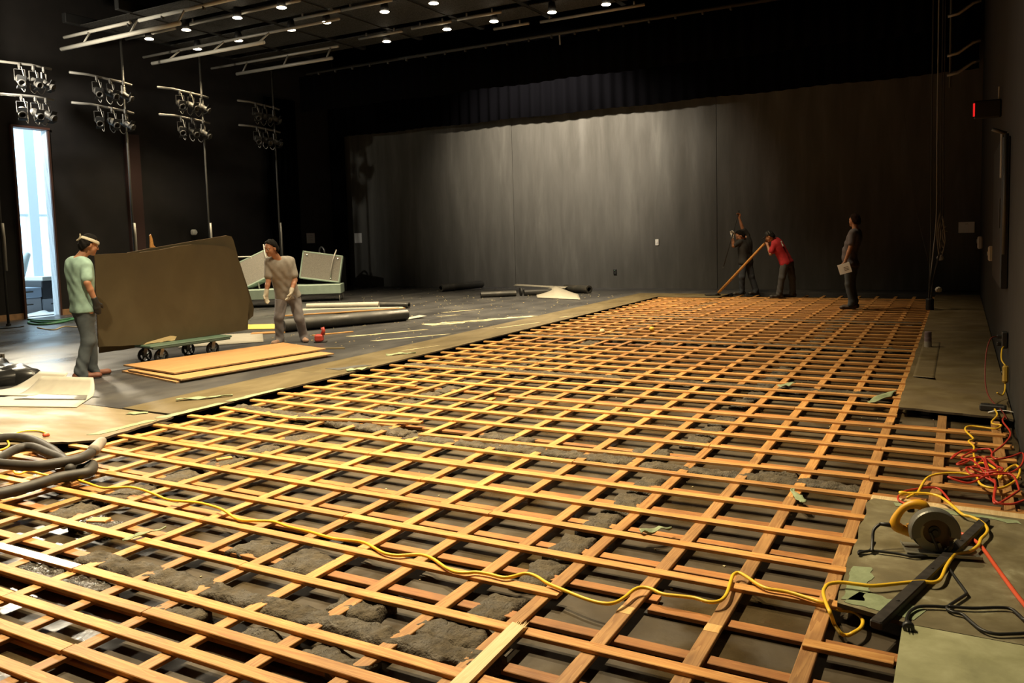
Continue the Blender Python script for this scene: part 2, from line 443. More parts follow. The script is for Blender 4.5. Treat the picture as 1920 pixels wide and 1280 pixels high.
JOIST_G = 'joists running away from the camera under the slats'
def joist(j, y0, y1, lab, m):
    x = JX[j] if j >= 0 else .2115 + .394 * j
    o = board('floor_joist', x + random.uniform(-.008, .008), y0, x + random.uniform(-.008, .008), y1, .068, -T, m)
    return tag(o, lab, 'joist', JOIST_G)
for j in range(-4, 18):
    brk = [-4.6, 15.2]
    if j < 0: brk = [-4.6, -1.25]
    elif j <= 15:
        k = (j * 5) % 4
        brk = [-4.6, [-.2, 1.9, .9, 2.6][k], [6.0, 7.4, 5.2, 8.3][k], [11.0, 12.2, 10.1, 12.8][k], 15.6 if j > 3 else 14.4]
    else: brk = [-.35, 2.95]
    if j in (12, 13, 14, 15): brk[1] = [1.3, .7, -.15, 2.2][j - 12]
    for q in range(len(brk) - 1):
        old = j >= 13 and q == 0 or j >= 16
        m = M_['joist_old'] if old else M_['joist']
        where = ['nearest', 'second', 'third', 'farthest'][q] if len(brk) > 2 else 'only'
        if j < 0: lab = 'pine joist, %s left of the plywood corner near the hoses' % ORD[-j]
        elif j >= 16: lab = 'dark joist in the notch by the right wall, %s one' % ('left' if j == 16 else 'right')
        else: lab = '%s %s length of the %s joist line from the left border' % ('weathered brown' if old else 'pine', where, ORD[j + 1])
        joist(j, brk[q], brk[q + 1], lab, m)
# clean marks where slats lay on the weathered joists
for j in (13, 14):
    o = board('floor_joist', JX[j], -5.12 * S, JX[j], -4.95 * S, .068, -T + .0012, M_['fresh'], th=.004)
    o.name = 'clean_patch'
    par = [q for q in COL.objects if q.name.startswith('floor_joist') and abs(q.location.x - JX[j]) < .03 and q.location.y < 0][0]
    o.location = (o.location.x - par.location.x, o.location.y - par.location.y, o.location.z - par.location.z); o.parent = par; o.rotation_euler = (0, 0, 0)

SL_G = 'reddish sleepers of the bottom layer'
SROWS = [-9.2, -8.32, -7.36, -6.55] + [n + .43 for n in range(-6, 36)]
for i, n in enumerate(SROWS):
    lo = .02 if n > -3.2 else -1.6
    hi = 6.12 if n > 5.6 or -4.2 < n < -.6 else 7.0
    if n < -4.2: hi = 6.6
    a = [2.97, 3.76, 2.18, 4.55][i % 4]; b2 = [None, 5.34, 4.6, None][(i // 2) % 4]
    if -5.7 < n < -5.4: a, b2 = 3.76, None
    ed = [lo, a] + ([b2] if b2 and b2 - a > .8 else []) + [hi]
    segs = [(ed[q], ed[q + 1]) for q in range(len(ed) - 1)]
    if n == -5 + .43: segs = [(-1.6, 2.9), (2.9, 5.42), (5.40, 6.95)]
    for q, (x0, x1) in enumerate(segs):
        dy = 0
        if n == -5 + .43 and q == 2: dy = -.075
        if n == -5 + .43 and q == 1: dy = .02
        o = board('floor_sleeper', x0 + .004, n * S + dy + random.uniform(-.01, .01), x1 - .004, n * S + dy + random.uniform(-.01, .01), .064, -2 * T - .001, M_['sleeper'])
        tag(o, '%s reddish sleeper between slat rows, in the %s low row from the nearest' % (place(q, len(segs)), ORD[i + 1]), 'sleeper', SL_G)
# black rubber pads under the sleepers
PAD_G = 'black rubber pads under the sleepers'
pad0 = None
for (x, n) in [(5.43, -4.73), (5.1, -3.57), (4.3, -5.57), (5.9, -5.57), (5.9, -3.57), (3.5, -4.57), (2.7, -3.57), (1.9, -2.57), (4.2, -2.57), (5.6, -1.57), (3.0, -.57), (6.3, .43), (6.7, 2.43)]:
    if pad0 is None:
        o = pad0 = MB().bbox((0, 0, 0), (.09, .075, .012), b=.003).build('rubber_pad', M_['rubber'])
    else:
        o = pad0.copy(); COL.objects.link(o)
    o.location = (x, n * S, -.0638)
    tag(o, 'small square black rubber pad under a sleeper', 'pad', PAD_G)

# ------------------------------------------------------------------ mud ridges where the sheet joints were
def clod(name, cx, cy, lx, ly, ztop, zbase, seed, rough=.35, nx=None, ny=None):
    """crumbly slab of mud: ragged outline, lumpy top, closed underneath"""
    g_ = .014 if cy < 2 else .022
    nx = max(7, int(lx / g_)); ny = max(7, int(ly / g_))
    def edge(u, v):
        # distance from border with ragged noise
        p = Vector((u * lx * 9, v * ly * 9, seed * 3.1))
        e = min(u * lx, (1 - u) * lx, v * ly, (1 - v) * ly) / .03
        return e + noise.noise(p) * 1.1 * rough / .35
    top = []; bot = []
    for jj in range(ny):
        for ii in range(nx):
            u, v = ii / (nx - 1), jj / (ny - 1)
            x = (u - .5) * lx; yy = (v - .5) * ly
            e = max(0, min(1, edge(u, v) * .8 + .25))
            q = Vector((x * 14, yy * 14, seed)); q2 = Vector((x * 45, yy * 45, seed + 5))
            h = (ztop - zbase) * (.80 + .26 * noise.noise(q) + .16 * noise.noise(q2) + .10 * noise.noise(q2 * 2.3)) * (e ** .4)
            jx = noise.noise(Vector((x * 20, yy * 20, seed + 9))) * .018; jy = noise.noise(Vector((x * 20, yy * 20, seed + 19))) * .018
            top.append((x + jx, yy + jy, max(.0015, h))); bot.append((x + jx, yy + jy, 0))
    mb = MB(); N = nx * ny
    fs = []
    for jj in range(ny - 1):
        for ii in range(nx - 1):
            a = jj * nx + ii
            fs.append((a, a + 1, a + nx + 1, a + nx)); fs.append((N + a, N + a + nx, N + a + nx + 1, N + a + 1))
    rim = [i for i in range(nx)] + [nx - 1 + nx * k for k in range(1, ny)] + [N - 1 - i for i in range(1, nx)] + [nx * (ny - 1 - k) for k in range(1, ny - 1)]
    for a, b2 in zip(rim, rim[1:] + rim[:1]): fs.append((a, N + a, N + b2, b2))
    mb.add(top + bot, fs)
    o = mb.build(name, M_['mud'], smooth=True)
    o.location = (cx, cy, zbase)
    return o
sd = 0
MUD_G = 'mud clumps between the slats'
for (xc, w, side) in ((1.575, .21, 'left'), (4.775, .19, 'right')):
    for n in range(-7, 34):
        if n in (0, 8, 16, 24): continue
        if side == 'left' and n in (-7, 7, 13, 19, 27): continue
        if side == 'right' and n in (-7, 1, 5, 13, 20): continue
        sd += 1
        short = random.uniform(.72, .95) if n > -6 else .7
        o = clod('mud_clump', xc + random.uniform(-.02, .02), (n + .5) * S, w * random.uniform(.85, 1.08), S * short, -.022 + random.uniform(-.005, .004), -.068, sd)
        tag(o, 'grey-brown mud clump on the %s of the two mud lines, %s from the near end' % (side, ORD[n + 8]), 'mud', MUD_G)
def ridge(x0, x1, n0, n1, w, lab, zt=-.004):
    global sd; sd += 1
    L = x1 - x0
    o = clod('mud_ridge', (x0 + x1) / 2, (n0 + n1) / 2 * S, L, w, zt, -.058, sd, nx=int(L / .022))
    o.rotation_euler = (0, 0, math.atan2((n1 - n0) * S, L))
    tag(o, lab, 'mud', 'long mud ridges beside the slats')
ridge(2.40, 5.05, -6.62, -6.62, .15, 'flat smeared mud ridge along the slat row nearest the bottom')
ridge(.02, 2.45, 1.42, .78, .17, 'mud ridge along the left border below the skewed loose slat')
ridge(2.47, 4.55, .52, .60, .17, 'mud ridge in the middle, right of the skewed loose slat')
ridge(4.6, 6.1, .52, .5, .15, 'dark mud ridge right of the mud line, ending near the notch')
ridge(.1, 1.6, 8.5, 8.5, .19, 'lumpy mud ridge left of the mud line, beyond the first crossing ridge')
ridge(1.62, 3.2, 8.5, 8.5, .19, 'lumpy mud ridge right of the left mud line, beyond the first crossing ridge')
ridge(3.6, 4.9, 8.45, 8.45, .17, 'broken mud ridge beside the right mud line, second crossing ridge')
ridge(4.95, 6.1, 8.45, 8.45, .17, 'mud ridge by the curled green scrap at the right')
ridge(.05, 1.75, 16.5, 16.5, .22, 'pale mud ridge at the left border, third crossing ridge')
ridge(1.8, 4.0, 16.5, 16.5, .2, 'pale mud ridge in the middle of the third crossing ridge')
ridge(4.05, 6.1, 16.5, 16.5, .2, 'pale mud ridge at the right of the third crossing ridge')
ridge(.05, 2.9, 24.5, 24.5, .24, 'left half of the farthest crossing mud ridge')
ridge(2.95, 6.1, 24.5, 24.5, .24, 'right half of the farthest crossing mud ridge')
LUMP = [(3.62, -5.5, .34, .26), (3.2, -5.4, .26, .2), (4.2, -6.2, .28, .18), (4.72, -6.2, .34, .2), (3.45, -7.2, .33, .14), (4.0, -7.22, .3, .14), (4.42, -7.22, .33, .16), (5.25, -7.3, .36, .3), (2.37, -7.2, .33, .15), (2.76, -7.2, .3, .14), (1.98, -5.7, .32, .2), (5.55, .95, .26, .14), (3.3, 1.3, .5, .16), (4.55, 1.35, .3, .2)]
for q, (x, n, a, b2) in enumerate(LUMP):
    sd += 1
    o = clod('mud_lump', x, n * S, a, b2, -.012, -.068, sd, rough=.6)
    if x < 2.9: o.data.materials[0] = M_['wetmud']
    tag(o, 'crumbled wet mud lump in a floor cell, %s of the loose lumps from the left' % ORD[sorted(range(len(LUMP)), key=lambda k: LUMP[k][0]).index(q) + 1], 'mud', 'loose wet mud lumps in the near cells')

# ------------------------------------------------------------------ sheets left around the opening
def ragged(a, b2, amp, step=.06, seed=0):
    """points from a towards b with a torn edge"""
    a, b2 = Vector(a), Vector(b2); L = (b2 - a).length; n = max(2, int(L / step)); d = (b2 - a) / L; nrm = Vector((-d.y, d.x))
    return [tuple(a + d * (L * i / n) + nrm * (amp * noise.noise(Vector((i * .55, seed, 1.7))))) for i in range(n)]
def sheet(name, outline, m, lab, cat='plywood sheet', z=.0008, th=.019, group=None, z1=None):
    mb = MB(); mb.prism(outline, th, c=(0, 0, z))
    # top face 0 material, others edge
    cx = sum(p[0] for p in outline) / len(outline); cy = sum(p[1] for p in outline) / len(outline)
    o = mb.build(name, [m, M_['edge']], loc=(cx, cy, z))
    for k, p in enumerate(o.data.polygons): p.material_index = 0 if k == 1 else 1
    tag(o, lab, cat, group); return o
ys = [-.1, 2.3, 4.75, 7.2, 9.6, 12.05, 14.3]
G1 = 'olive sheets of the left border'
for k in range(6):
    y0, y1 = ys[k], ys[k + 1]
    ol = [(-.87, y0 + .002), ] + [(-.03 + .01, y0 + .002)] + ragged((-.03, y0 + .01), (-.03, y1 - .002), .012, seed=k)[1:] + [(-.03, y1 - .002), (-.87, y1 - .002)]
    sheet('plywood_sheet', ol, M_['board'], 'olive-brown sheet of the left border, %s' % ['nearest, beside the beige sheet', 'second from the near end', 'third from the near end', 'fourth from the near end', 'second from the far end', 'farthest of the strip'][k], group=G1)
sheet('plywood_sheet', [(-.87, 14.302), (1.5, 14.302), (1.5, 15.34), (-.87, 15.34)], M_['board'], 'olive sheet across the far end of the slatted floor, under the pry bar', group=G1)
ol = [(-2.6, -.102), (-2.6, -4.5), (-1.7, -4.5)] + ragged((-1.65, -2.3), (.12, -1.12), .05, seed=31) + [(.14, -1.08)] + ragged((.13, -1.0), (-.02, -.102), .03, seed=41)
sheet('plywood_sheet', ol, M_['board_lit'], 'beige sheet with painted-in light and a torn edge, under the black hoses at left', group=G1)
# torn green underlay along its edge
G2 = 'torn green underlay strips'
for k, (y0, y1) in enumerate(((-1.0, -.35), (-.3, .5), (.55, 1.35))):
    a = ragged((-.12, y0), (-.1, y1), .03, .05, seed=k + 60); b2 = ragged((-.015, y1), (-.012, y0), .012, .05, seed=k + 70)
    o = sheet('underlay_strip', a + b2, M_['greenglue'], 'torn pale green underlay strip along the sheet edge, %s' % ['nearest the hose cuff', 'middle one', 'farthest one'][k], 'underlay', .0202, .003, G2)
ol = [(6.15, 2.66), (7.04, 2.5), (7.04, 8.74), (6.15, 8.74)]
ol = ragged((6.17, 2.68), (7.04, 2.52), .02, seed=5) + [(7.04, 2.5), (7.04, 8.74)] + [(6.15, 8.74)] + ragged((6.15, 8.7), (6.15, 2.7), .015, .1, seed=6)[1:]
sheet('plywood_sheet', ol, M_['board_b'], 'brown hardboard sheet on the right, nearest beyond the cord pile', group='sheets along the right wall')
sheet('plywood_sheet', [(6.15, 8.752), (7.04, 8.752), (7.04, 15.74), (6.15, 15.74)], M_['board_b'], 'far brown sheet by the right wall, under the hanging cables', group='sheets along the right wall')
ol = [(6.175, -1.66), (6.47, -1.74)] + [(7.04, -1.74), (7.04, -.16), (6.19, -.10)] + ragged((6.17, -.16), (6.165, -1.6), .02, seed=9)
sheet('plywood_sheet', ol, M_['board_r'], 'brown hardboard sheet carrying the circular saw', group='sheets along the right wall')
sheet('plywood_sheet', [(6.43, -4.5), (7.04, -4.5), (7.04, -1.745), (6.44, -1.745)], M_['board_g'], 'pale green-grey sheet in the bottom right corner', group='sheets along the right wall')
for k, (p0, p1, w, lab) in enumerate((((6.19, -1.62), (6.19, -1.2), .09, 'green glue patch on the left edge of the saw board'), ((6.2, -1.64), (6.5, -1.7), .14, 'green glue patch at the cut corner of the saw board'), ((6.3, -.14), (6.95, -.2), .05, 'torn green strip on the far edge of the saw board'))):
    d = Vector(p1) - Vector(p0); nr = Vector((d.y, -d.x)).normalized() * (-w if k == 1 else w)
    if k == 1: nr = -nr
    a = ragged(p0, p1, .012, .02, seed=80 + k); b2 = ragged(tuple(Vector(p1) + nr * (-1 if k == 1 else 1)), tuple(Vector(p0) + nr * (-1 if k == 1 else 1)), .03, .022, seed=90 + k)
    pts = a + b2
    ar = sum(pts[i][0] * pts[(i + 1) % len(pts)][1] - pts[(i + 1) % len(pts)][0] * pts[i][1] for i in range(len(pts)))
    if ar < 0: pts = pts[::-1]
    sheet('underlay_patch', pts, M_['greenglue'], lab, 'underlay', .0202, .002, 'green glue patches on the saw board')
# curled veneer patch
mb = MB(); mb.grid(8, 16, lambda u, v: (6.2 + .21 * u, 4.2 + 3.1 * v + .12 * (1 - u) * (1 - v), .0208 + .025 * max(0, 1 - v * 16) ** 2 * (.3 + u * .7)))
o = mb.build('hardboard_layer', M_['board_b'], smooth=True); so = o.modifiers.new('s', 'SOLIDIFY'); so.thickness = .0012
tag(o, 'thin top layer peeling up at its near end on the right sheet', 'hardboard')
# frayed scraps of green underlay
SCR = [((-.62, .35), (-.25, .78), .07, 'curled pale green scrap on the left border, longest one'), ((-.55, -.28), (-.38, -.18), .1, 'small pale green scrap at the beige sheet corner'), ((-.46, 3.75), (-.2, 4.1), .06, 'frayed green tuft at the left border edge'), ((-.12, 2.5), (.05, 2.75), .1, 'frayed green scrap beside the fifth slat end'), ((5.92, 2.85), (6.08, 3.5), .1, 'crumpled pale scrap by the right sheet edge'), ((5.1, -2.95 * S), (5.23, -2.6 * S), .045, 'torn pale green scrap right of the mud clump'), ((5.82, -.35), (5.72, -.1), .05, 'pale splintered scrap on the slats left of the saw board'), ((2.5, -6.2 * S), (2.55, -5.6 * S), .03, 'thin curled green scrap at the mud ridge end'), ((5.0, 3.3), (5.1, 3.6), .08, 'pale scrap on the far slats left of the right sheet')]
for k, (p0, p1, w, lab) in enumerate(SCR):
    p0, p1 = Vector(p0), Vector(p1); d = p1 - p0; nr = Vector((-d.y, d.x)).normalized()
    zb = .024 if p0.x < 0 or k in (0, 1, 2) else .004
    def f(u, v, k=k):
        c = p0 + d * u + nr * ((v - .5) * w * (.4 + .6 * math.sin(math.pi * min(1, u * .8 + .2))) + .03 * noise.noise(Vector((u * 3, k, 0))))
        return (c.x, c.y, zb + .022 * (noise.noise(Vector((u * 4, v * 2, k * 7.3))) + .5) * (1 if k != 1 else .2) + .02 * (v - .5) ** 2)
    mb = MB(); mb.grid(14, 5, f); o = mb.build('underlay_scrap', M_['greenglue'], smooth=True)
    so = o.modifiers.new('s', 'SOLIDIFY'); so.thickness = .003
    tag(o, lab, 'scrap', 'torn green underlay scraps')
# ------------------------------------------------------------------ cords and hoses
CP = {'y_main': [(0.269, -1.861, 0.012), (0.474, -1.964, 0.012), (0.549, -1.968, 0.012), (0.545, -1.896, 0.012), (0.731, -1.908, 0.012), (0.894, -1.909, 0.012), (1.005, -1.878, 0.012), (1.226, -1.902, 0.012), (1.453, -1.935, 0.012), (1.542, -1.897, 0.012), (1.616, -1.848, 0.012), (1.737, -1.843, 0.012), (1.914, -1.874, 0.012), (2.117, -1.919, 0.012), (2.267, -1.896, 0.012), (2.371, -1.879, 0.012), (2.506, -1.889, 0.012), (2.63, -1.915, 0.012), (2.849, -1.999, 0.012), (2.964, -1.971, 0.012), (3.07, -1.936, 0.012), (3.224, -1.963, 0.012), (3.386, -1.972, 0.012), (3.5, -1.988, 0.012), (3.604, -1.995, 0.012), (3.727, -1.972, 0.012), (3.806, -1.978, 0.012), (3.901, -2.017, 0.012), (3.988, -2.048, 0.012), (4.062, -2.043, 0.012), (4.115, -2.009, 0.012), (4.173, -1.982, 0.012), (4.249, -1.996, 0.012), (4.326, -2.036, 0.012), (4.389, -2.07, 0.012), (4.458, -2.091, 0.012), (4.511, -2.076, 0.012), (4.549, -2.049, 0.012), (4.621, -2.042, 0.012), (4.7, -2.048, 0.012), (4.737, -2.022, 0.012), (4.778, -1.96, 0.012), (4.84, -1.966, 0.012), (4.93, -2.016, 0.012), (5.038, -2.053, 0.012), (5.155, -2.09, 0.012), (5.244, -2.099, 0.012), (5.29, -2.07, 0.012), (5.312, -1.993, 0.012), (5.32, -1.912, 0.012), (5.344, -1.87, 0.012), (5.388, -1.865, 0.012), (5.456, -1.895, 0.012), (5.527, -1.884, 0.012), (5.598, -1.873, 0.012), (5.668, -1.885, 0.012), (5.707, -1.852, 0.012), (5.717, -1.772, 0.012), (5.702, -1.638, 0.012), (5.694, -1.551, 0.012), (5.711, -1.517, 0.012), (5.756, -1.547, 0.012), (5.819, -1.607, 0.012), (5.873, -1.637, 0.012), (5.962, -1.634, 0.012), (6.052, -1.659, 0.012), (6.123, -1.684, 0.012)], 'y_dip': [(6.114, -1.613, -0.02), (6.174, -1.65, -0.02), (6.231, -1.621, -0.03), (6.267, -1.652, -0.03), (6.284, -1.705, -0.03), (6.279, -1.773, -0.03), (6.25, -1.838, -0.03), (6.229, -1.817, -0.05), (6.214, -1.849, -0.03), (6.18, -1.781, -0.03), (6.171, -1.841, 0.03), (6.144, -1.759, 0.03), (6.117, -1.657, 0.03), (6.114, -1.599, 0.03), (6.126, -1.54, 0.03)], 'y_sheet': [(6.178, -1.5, 0.03), (6.245, -1.492, 0.03), (6.311, -1.476, 0.03), (6.415, -1.397, 0.03), (6.494, -1.341, 0.03), (6.542, -1.329, 0.03), (6.572, -1.269, 0.03), (6.591, -1.117, 0.03), (6.622, -0.95, 0.03), (6.644, -0.914, 0.03), (6.689, -0.866, 0.03), (6.73, -0.756, 0.03), (6.743, -0.656, 0.03), (6.768, -0.565, 0.03), (6.776, -0.48, 0.03), (6.754, -0.385, 0.03), (6.706, -0.319, 0.03), (6.662, -0.293, 0.03), (6.617, -0.173, 0.03), (6.576, -0.069, 0.03), (6.535, 0.002, 0.03), (6.465, 0.024, 0.03), (6.355, -0.024, 0.03)], 'y2': [(6.372, -0.082, 0.03), (6.422, 0.045, 0.03), (6.421, 0.055, 0.02), (6.453, 0.376, 0.02), (6.496, 0.504, 0.02), (6.556, 0.568, 0.02), (6.618, 0.605, 0.02), (6.679, 0.615, 0.02), (6.739, 0.577, 0.02), (6.759, 0.418, 0.02), (6.808, 0.352, 0.02), (6.88, 0.383, 0.02), (6.961, 0.596, 0.02), (6.995, 0.832, 0.02), (6.979, 0.959, 0.02), (6.937, 0.874, 0.02), (6.892, 0.691, 0.02), (6.867, 0.571, 0.02), (6.868, 0.745, 0.02), (6.822, 0.892, 0.02), (6.776, 0.924, 0.02), (6.743, 0.859, 0.02), (6.738, 1.033, 0.02), (6.732, 1.217, 0.02), (6.738, 1.377, 0.02), (6.705, 1.529, 0.02), (6.737, 1.628, 0.02), (6.694, 1.833, 0.02), (6.686, 1.971, 0.02), (6.724, 2.059, 0.02), (6.817, 2.048, 0.02), (6.899, 2.034, 0.02), (6.94, 2.171, 0.02), (6.886, 2.198, 0.02), (6.879, 2.296, 0.02), (6.924, 2.506, 0.035), (6.908, 2.78, 0.035)], 'red_hose': [(6.626, -0.565, 0.032), (6.679, -0.591, 0.032), (6.731, -0.686, 0.032), (6.762, -0.802, 0.032), (6.796, -0.961, 0.032), (6.832, -1.122, 0.032), (6.865, -1.27, 0.032), (6.89, -1.369, 0.032), (6.925, -1.509, 0.032)], 'red2': [(6.412, -0.265, 0.03), (6.37, -0.173, 0.03), (6.333, -0.126, 0.03), (6.321, -0.053, 0.03), (6.343, 0.065, 0.03), (6.415, 0.194, 0.02), (6.487, 0.255, 0.02), (6.54, 0.234, 0.02), (6.596, 0.024, 0.02)], 'redpile': [(6.98, 2.576, 0.025), (6.953, 2.252, 0.025), (6.993, 1.934, 0.025), (6.931, 1.478, 0.025), (6.847, 1.208, 0.025), (6.866, 1.032, 0.025), (6.957, 1.143, 0.025), (7.036, 1.288, 0.025), (7.013, 0.955, 0.025), (6.939, 0.757, 0.025), (6.862, 0.692, 0.025), (6.772, 0.701, 0.025), (6.711, 0.725, 0.025), (6.736, 0.871, 0.025), (6.809, 0.99, 0.025), (6.868, 0.859, 0.025), (6.832, 0.711, 0.025), (6.773, 0.785, 0.025), (6.688, 0.748, 0.025), (6.709, 0.594, 0.025), (6.8, 0.617, 0.025), (6.935, 0.66, 0.025), (6.966, 0.433, 0.025), (6.943, 0.255, 0.025), (6.827, 0.07, 0.025), (6.842, 0.437, 0.025), (6.815, 0.608, 0.025), (6.785, 0.998, 0.025), (6.73, 1.01, 0.025), (6.656, 0.803, 0.025), (6.633, 0.827, 0.025), (6.713, 1.003, 0.025), (6.794, 1.019, 0.025), (6.861, 0.89, 0.025), (6.895, 0.771, 0.025), (6.831, 0.679, 0.025), (6.801, 1.005, 0.025), (6.846, 1.17, 0.025), (6.833, 1.278, 0.025), (6.75, 1.302, 0.025), (6.665, 1.169, 0.025), (6.596, 0.953, 0.025), (6.624, 1.076, 0.025), (6.69, 1.199, 0.025), (6.749, 1.243, 0.025), (6.715, 1.152, 0.025), (6.657, 1.016, 0.025), (6.728, 0.903, 0.025), (6.801, 0.666, 0.025), (6.783, 0.532, 0.025), (6.693, 0.432, 0.025), (6.581, 0.444, 0.025), (6.656, 0.508, 0.025), (6.754, 0.55, 0.025), (6.826, 0.49, 0.025), (6.844, 0.379, 0.025), (6.827, 0.057, 0.025), (6.907, 0.054, 0.025), (6.998, 0.159, 0.025)], 'blk': [(6.322, -0.791, 0.09), (6.283, -0.763, 0.05), (6.267, -0.949, 0.05), (6.247, -1.019, 0.028), (6.204, -1.044, 0.028), (6.206, -1.083, 0.028), (6.209, -1.064, 0.028), (6.255, -1.015, 0.028), (6.32, -1.004, 0.028), (6.384, -1.001, 0.028), (6.454, -1.005, 0.028), (6.521, -0.956, 0.028), (6.554, -0.941, 0.028), (6.59, -1.046, 0.028), (6.629, -1.191, 0.028), (6.67, -1.337, 0.028), (6.672, -1.368, 0.028), (6.645, -1.434, 0.028), (6.611, -1.512, 0.028), (6.596, -1.539, 0.028), (6.548, -1.555, 0.028), (6.494, -1.587, 0.028), (6.462, -1.655, 0.028), (6.454, -1.736, 0.028), (6.461, -1.782, 0.028)], 'blk2': [(6.611, -1.512, 0.028), (6.599, -1.551, 0.028), (6.621, -1.58, 0.028), (6.659, -1.588, 0.028), (6.692, -1.648, 0.028), (6.727, -1.704, 0.028), (6.772, -1.718, 0.028), (6.826, -1.692, 0.028), (6.873, -1.663, 0.028), (6.908, -1.629, 0.028), (6.908, -1.557, 0.028), (6.88, -1.533, 0.028), (6.863, -1.491, 0.028), (6.837, -1.445, 0.028), (6.79, -1.454, 0.028), (6.693, -1.507, 0.028), (6.601, -1.53, 0.028)], 'hoseA': [(0.745, -3.454, 0.07), (0.527, -3.064, 0.07), (0.113, -2.523, 0.07), (-0.376, -1.884, 0.07), (-0.589, -1.605, 0.07), (-0.616, -1.459, 0.07), (-0.365, -1.376, 0.07), (0.204, -1.517, 0.07), (0.713, -1.707, 0.07), (0.982, -1.777, 0.07), (0.955, -1.667, 0.07), (1.12, -1.807, 0.07), (1.047, -1.98, 0.07), (1.06, -2.178, 0.07), (1.037, -2.379, 0.07), (0.954, -2.536, 0.07), (0.911, -2.945, 0.07), (1.011, -3.332, 0.07)], 'hoseB': [(0.795, -1.504, 0.14), (0.89, -1.6, 0.14), (1.009, -1.79, 0.14), (0.961, -1.961, 0.14), (0.868, -2.059, 0.14), (0.584, -2.121, 0.14), (0.337, -2.136, 0.14), (-0.349, -2.235, 0.14), (-0.731, -2.557, 0.14), (-0.752, -2.868, 0.14)], 'hoseC': [(0.343, -3.209, 0.09), (0.804, -2.895, 0.09), (0.66, -2.55, 0.09), (0.409, -2.215, 0.09), (0.227, -1.926, 0.09), (0.079, -1.721, 0.09), (0.136, -1.627, 0.09), (0.47, -1.693, 0.09), (0.767, -1.761, 0.09), (1.066, -1.904, 0.09)], 'cuff': [(0.927, -1.624, 0.15), (0.726, -1.416, 0.15)], 'y_small': [(-1.328, -1.21, 0.03), (-0.904, -1.301, 0.03), (-0.413, -1.5, 0.03), (-0.278, -1.629, 0.03), (-0.332, -1.705, 0.03)], 'y_small2': [(-1.091, -1.292, 0.03), (-0.768, -1.308, 0.03), (-0.774, -1.163, 0.03), (-0.629, -1.104, 0.03), (-0.403, -1.159, 0.03)], 'green': [(-12.352, 5.699, 0.04), (-11.598, 5.532, 0.04), (-11.228, 5.737, 0.04), (-11.356, 6.175, 0.04), (-10.703, 5.528, 0.04), (-10.637, 5.009, 0.04), (-11.227, 5.071, 0.04), (-11.708, 5.392, 0.04), (-10.869, 5.269, 0.04), (-10.943, 5.806, 0.04), (-11.12, 6.112, 0.04)], 'pale': [(-10.172, 4.613, 0.03), (-9.358, 4.449, 0.03), (-9.749, 4.921, 0.03), (-9.258, 4.952, 0.03), (-9.323, 5.232, 0.03)]}
def sag(pts, lo=.006):
    return pts
def cord(name, pts, r, m, lab, cat='cord', group=None, k=5, n=7, parent=None):
    o = MB().tube(smooth_path(pts, k), r, n).build(name, m, parent=parent, smooth=True)
    if parent is None: tag(o, lab, cat, group)
    return o
def plug(parent, at, d, m, s=1.0):
    """moulded plug with two blades at the end of a cord"""
    d = Vector(d).normalized(); M3 = d.to_track_quat('Z', 'Y').to_matrix()
    pb = MB(); pb.lathe([(.006 * s, -.02), (.010 * s, -.012), (.013 * s, 0), (.016 * s, .012), (.015 * s, .03), (.012 * s, .032)], c=at, M=M3, n=10)
    p = pb.build('plug', m, parent=parent, smooth=True)
    bl = MB()
    for q in (-1, 1): bl.box(Vector(at) + M3 @ Vector((q * .006, 0, .041)), (.0015, .006, .018), M3)
    bl.build('blade', M_['steel'], parent=p)
ym = CP['y_main'] + CP['y_dip'] + CP['y_sheet']
ym = [(a, b, c + (.018 if c > 0.02 else .004)) for a, b, c in ym]
# let the long cord arch over the gaps the way stiff jacket does
o = cord('extension_cord', ym, .0085, M_['yellow'], 'long yellow extension cord snaking across the slats to the saw board', k=4)
plug(o, ym[-1], Vector(ym[-1]) - Vector(ym[-2]), M_['yellow'])
o = cord('extension_cord', [(a, b, c + .012) for a, b, c in CP['y2']], .0078, M_['yellow'], 'yellow cord running from the wall power box through the red cord pile', k=4)
o = cord('extension_cord', CP['y_small'], .008, M_['yellow'], 'loop of yellow cord on the beige sheet at the left edge')
o = cord('extension_cord', CP['y_small2'], .008, M_['yellow'], 'short yellow cord with an orange end behind the black hoses')
MB().lathe([(.010, 0), (.016, .01), (.016, .05), (.010, .055)], c=CP['y_small2'][-1], M=Matrix.Rotation(R(80), 3, 'X'), n=10).build('plug', M_['red_l'], parent=o, smooth=True)
o = cord('air_hose', CP['red_hose'], .0105, M_['red_l'], 'orange-red hose running from behind the circular saw to the frame edge', 'hose')
pile = [(a, b, max(.016, .02 + .028 * abs(math.sin(i * 1.7)))) for i, (a, b, c) in enumerate(CP['redpile'])]
o = cord('extension_cord', pile, .0068, M_['red'], 'tangled heap of red cord over the notch by the right wall', k=6)
o = cord('extension_cord', CP['red2'], .0068, M_['red'], 'stray dark red cord loop at the far edge of the saw board')
blk = [(a, b, c + .006) for a, b, c in CP['blk']]
o = cord('black_cord', blk[2:], .0068, M_['blackcord'], 'black saw cord lying in a zigzag with its plug on the pale board')
plug(o, blk[-1], Vector(blk[-1]) - Vector(blk[-2]), M_['blackcord'], 1.5)
o = cord('black_cord', [(a, b, c + .006) for a, b, c in CP['blk2']], .0068, M_['blackcord'], 'black cord looping out of the frame at the bottom right')
o = cord('garden_hose', CP['green'], .02, mat('green_hose', (.05, .20, .09), .5), 'coiled green hose on the floor at the bright doorway', 'hose')
o = cord('extension_cord', CP['pale'], .012, mat('pale_cord', (.55, .45, .25), .5), 'pale yellowish cord on the floor left of the man in green')
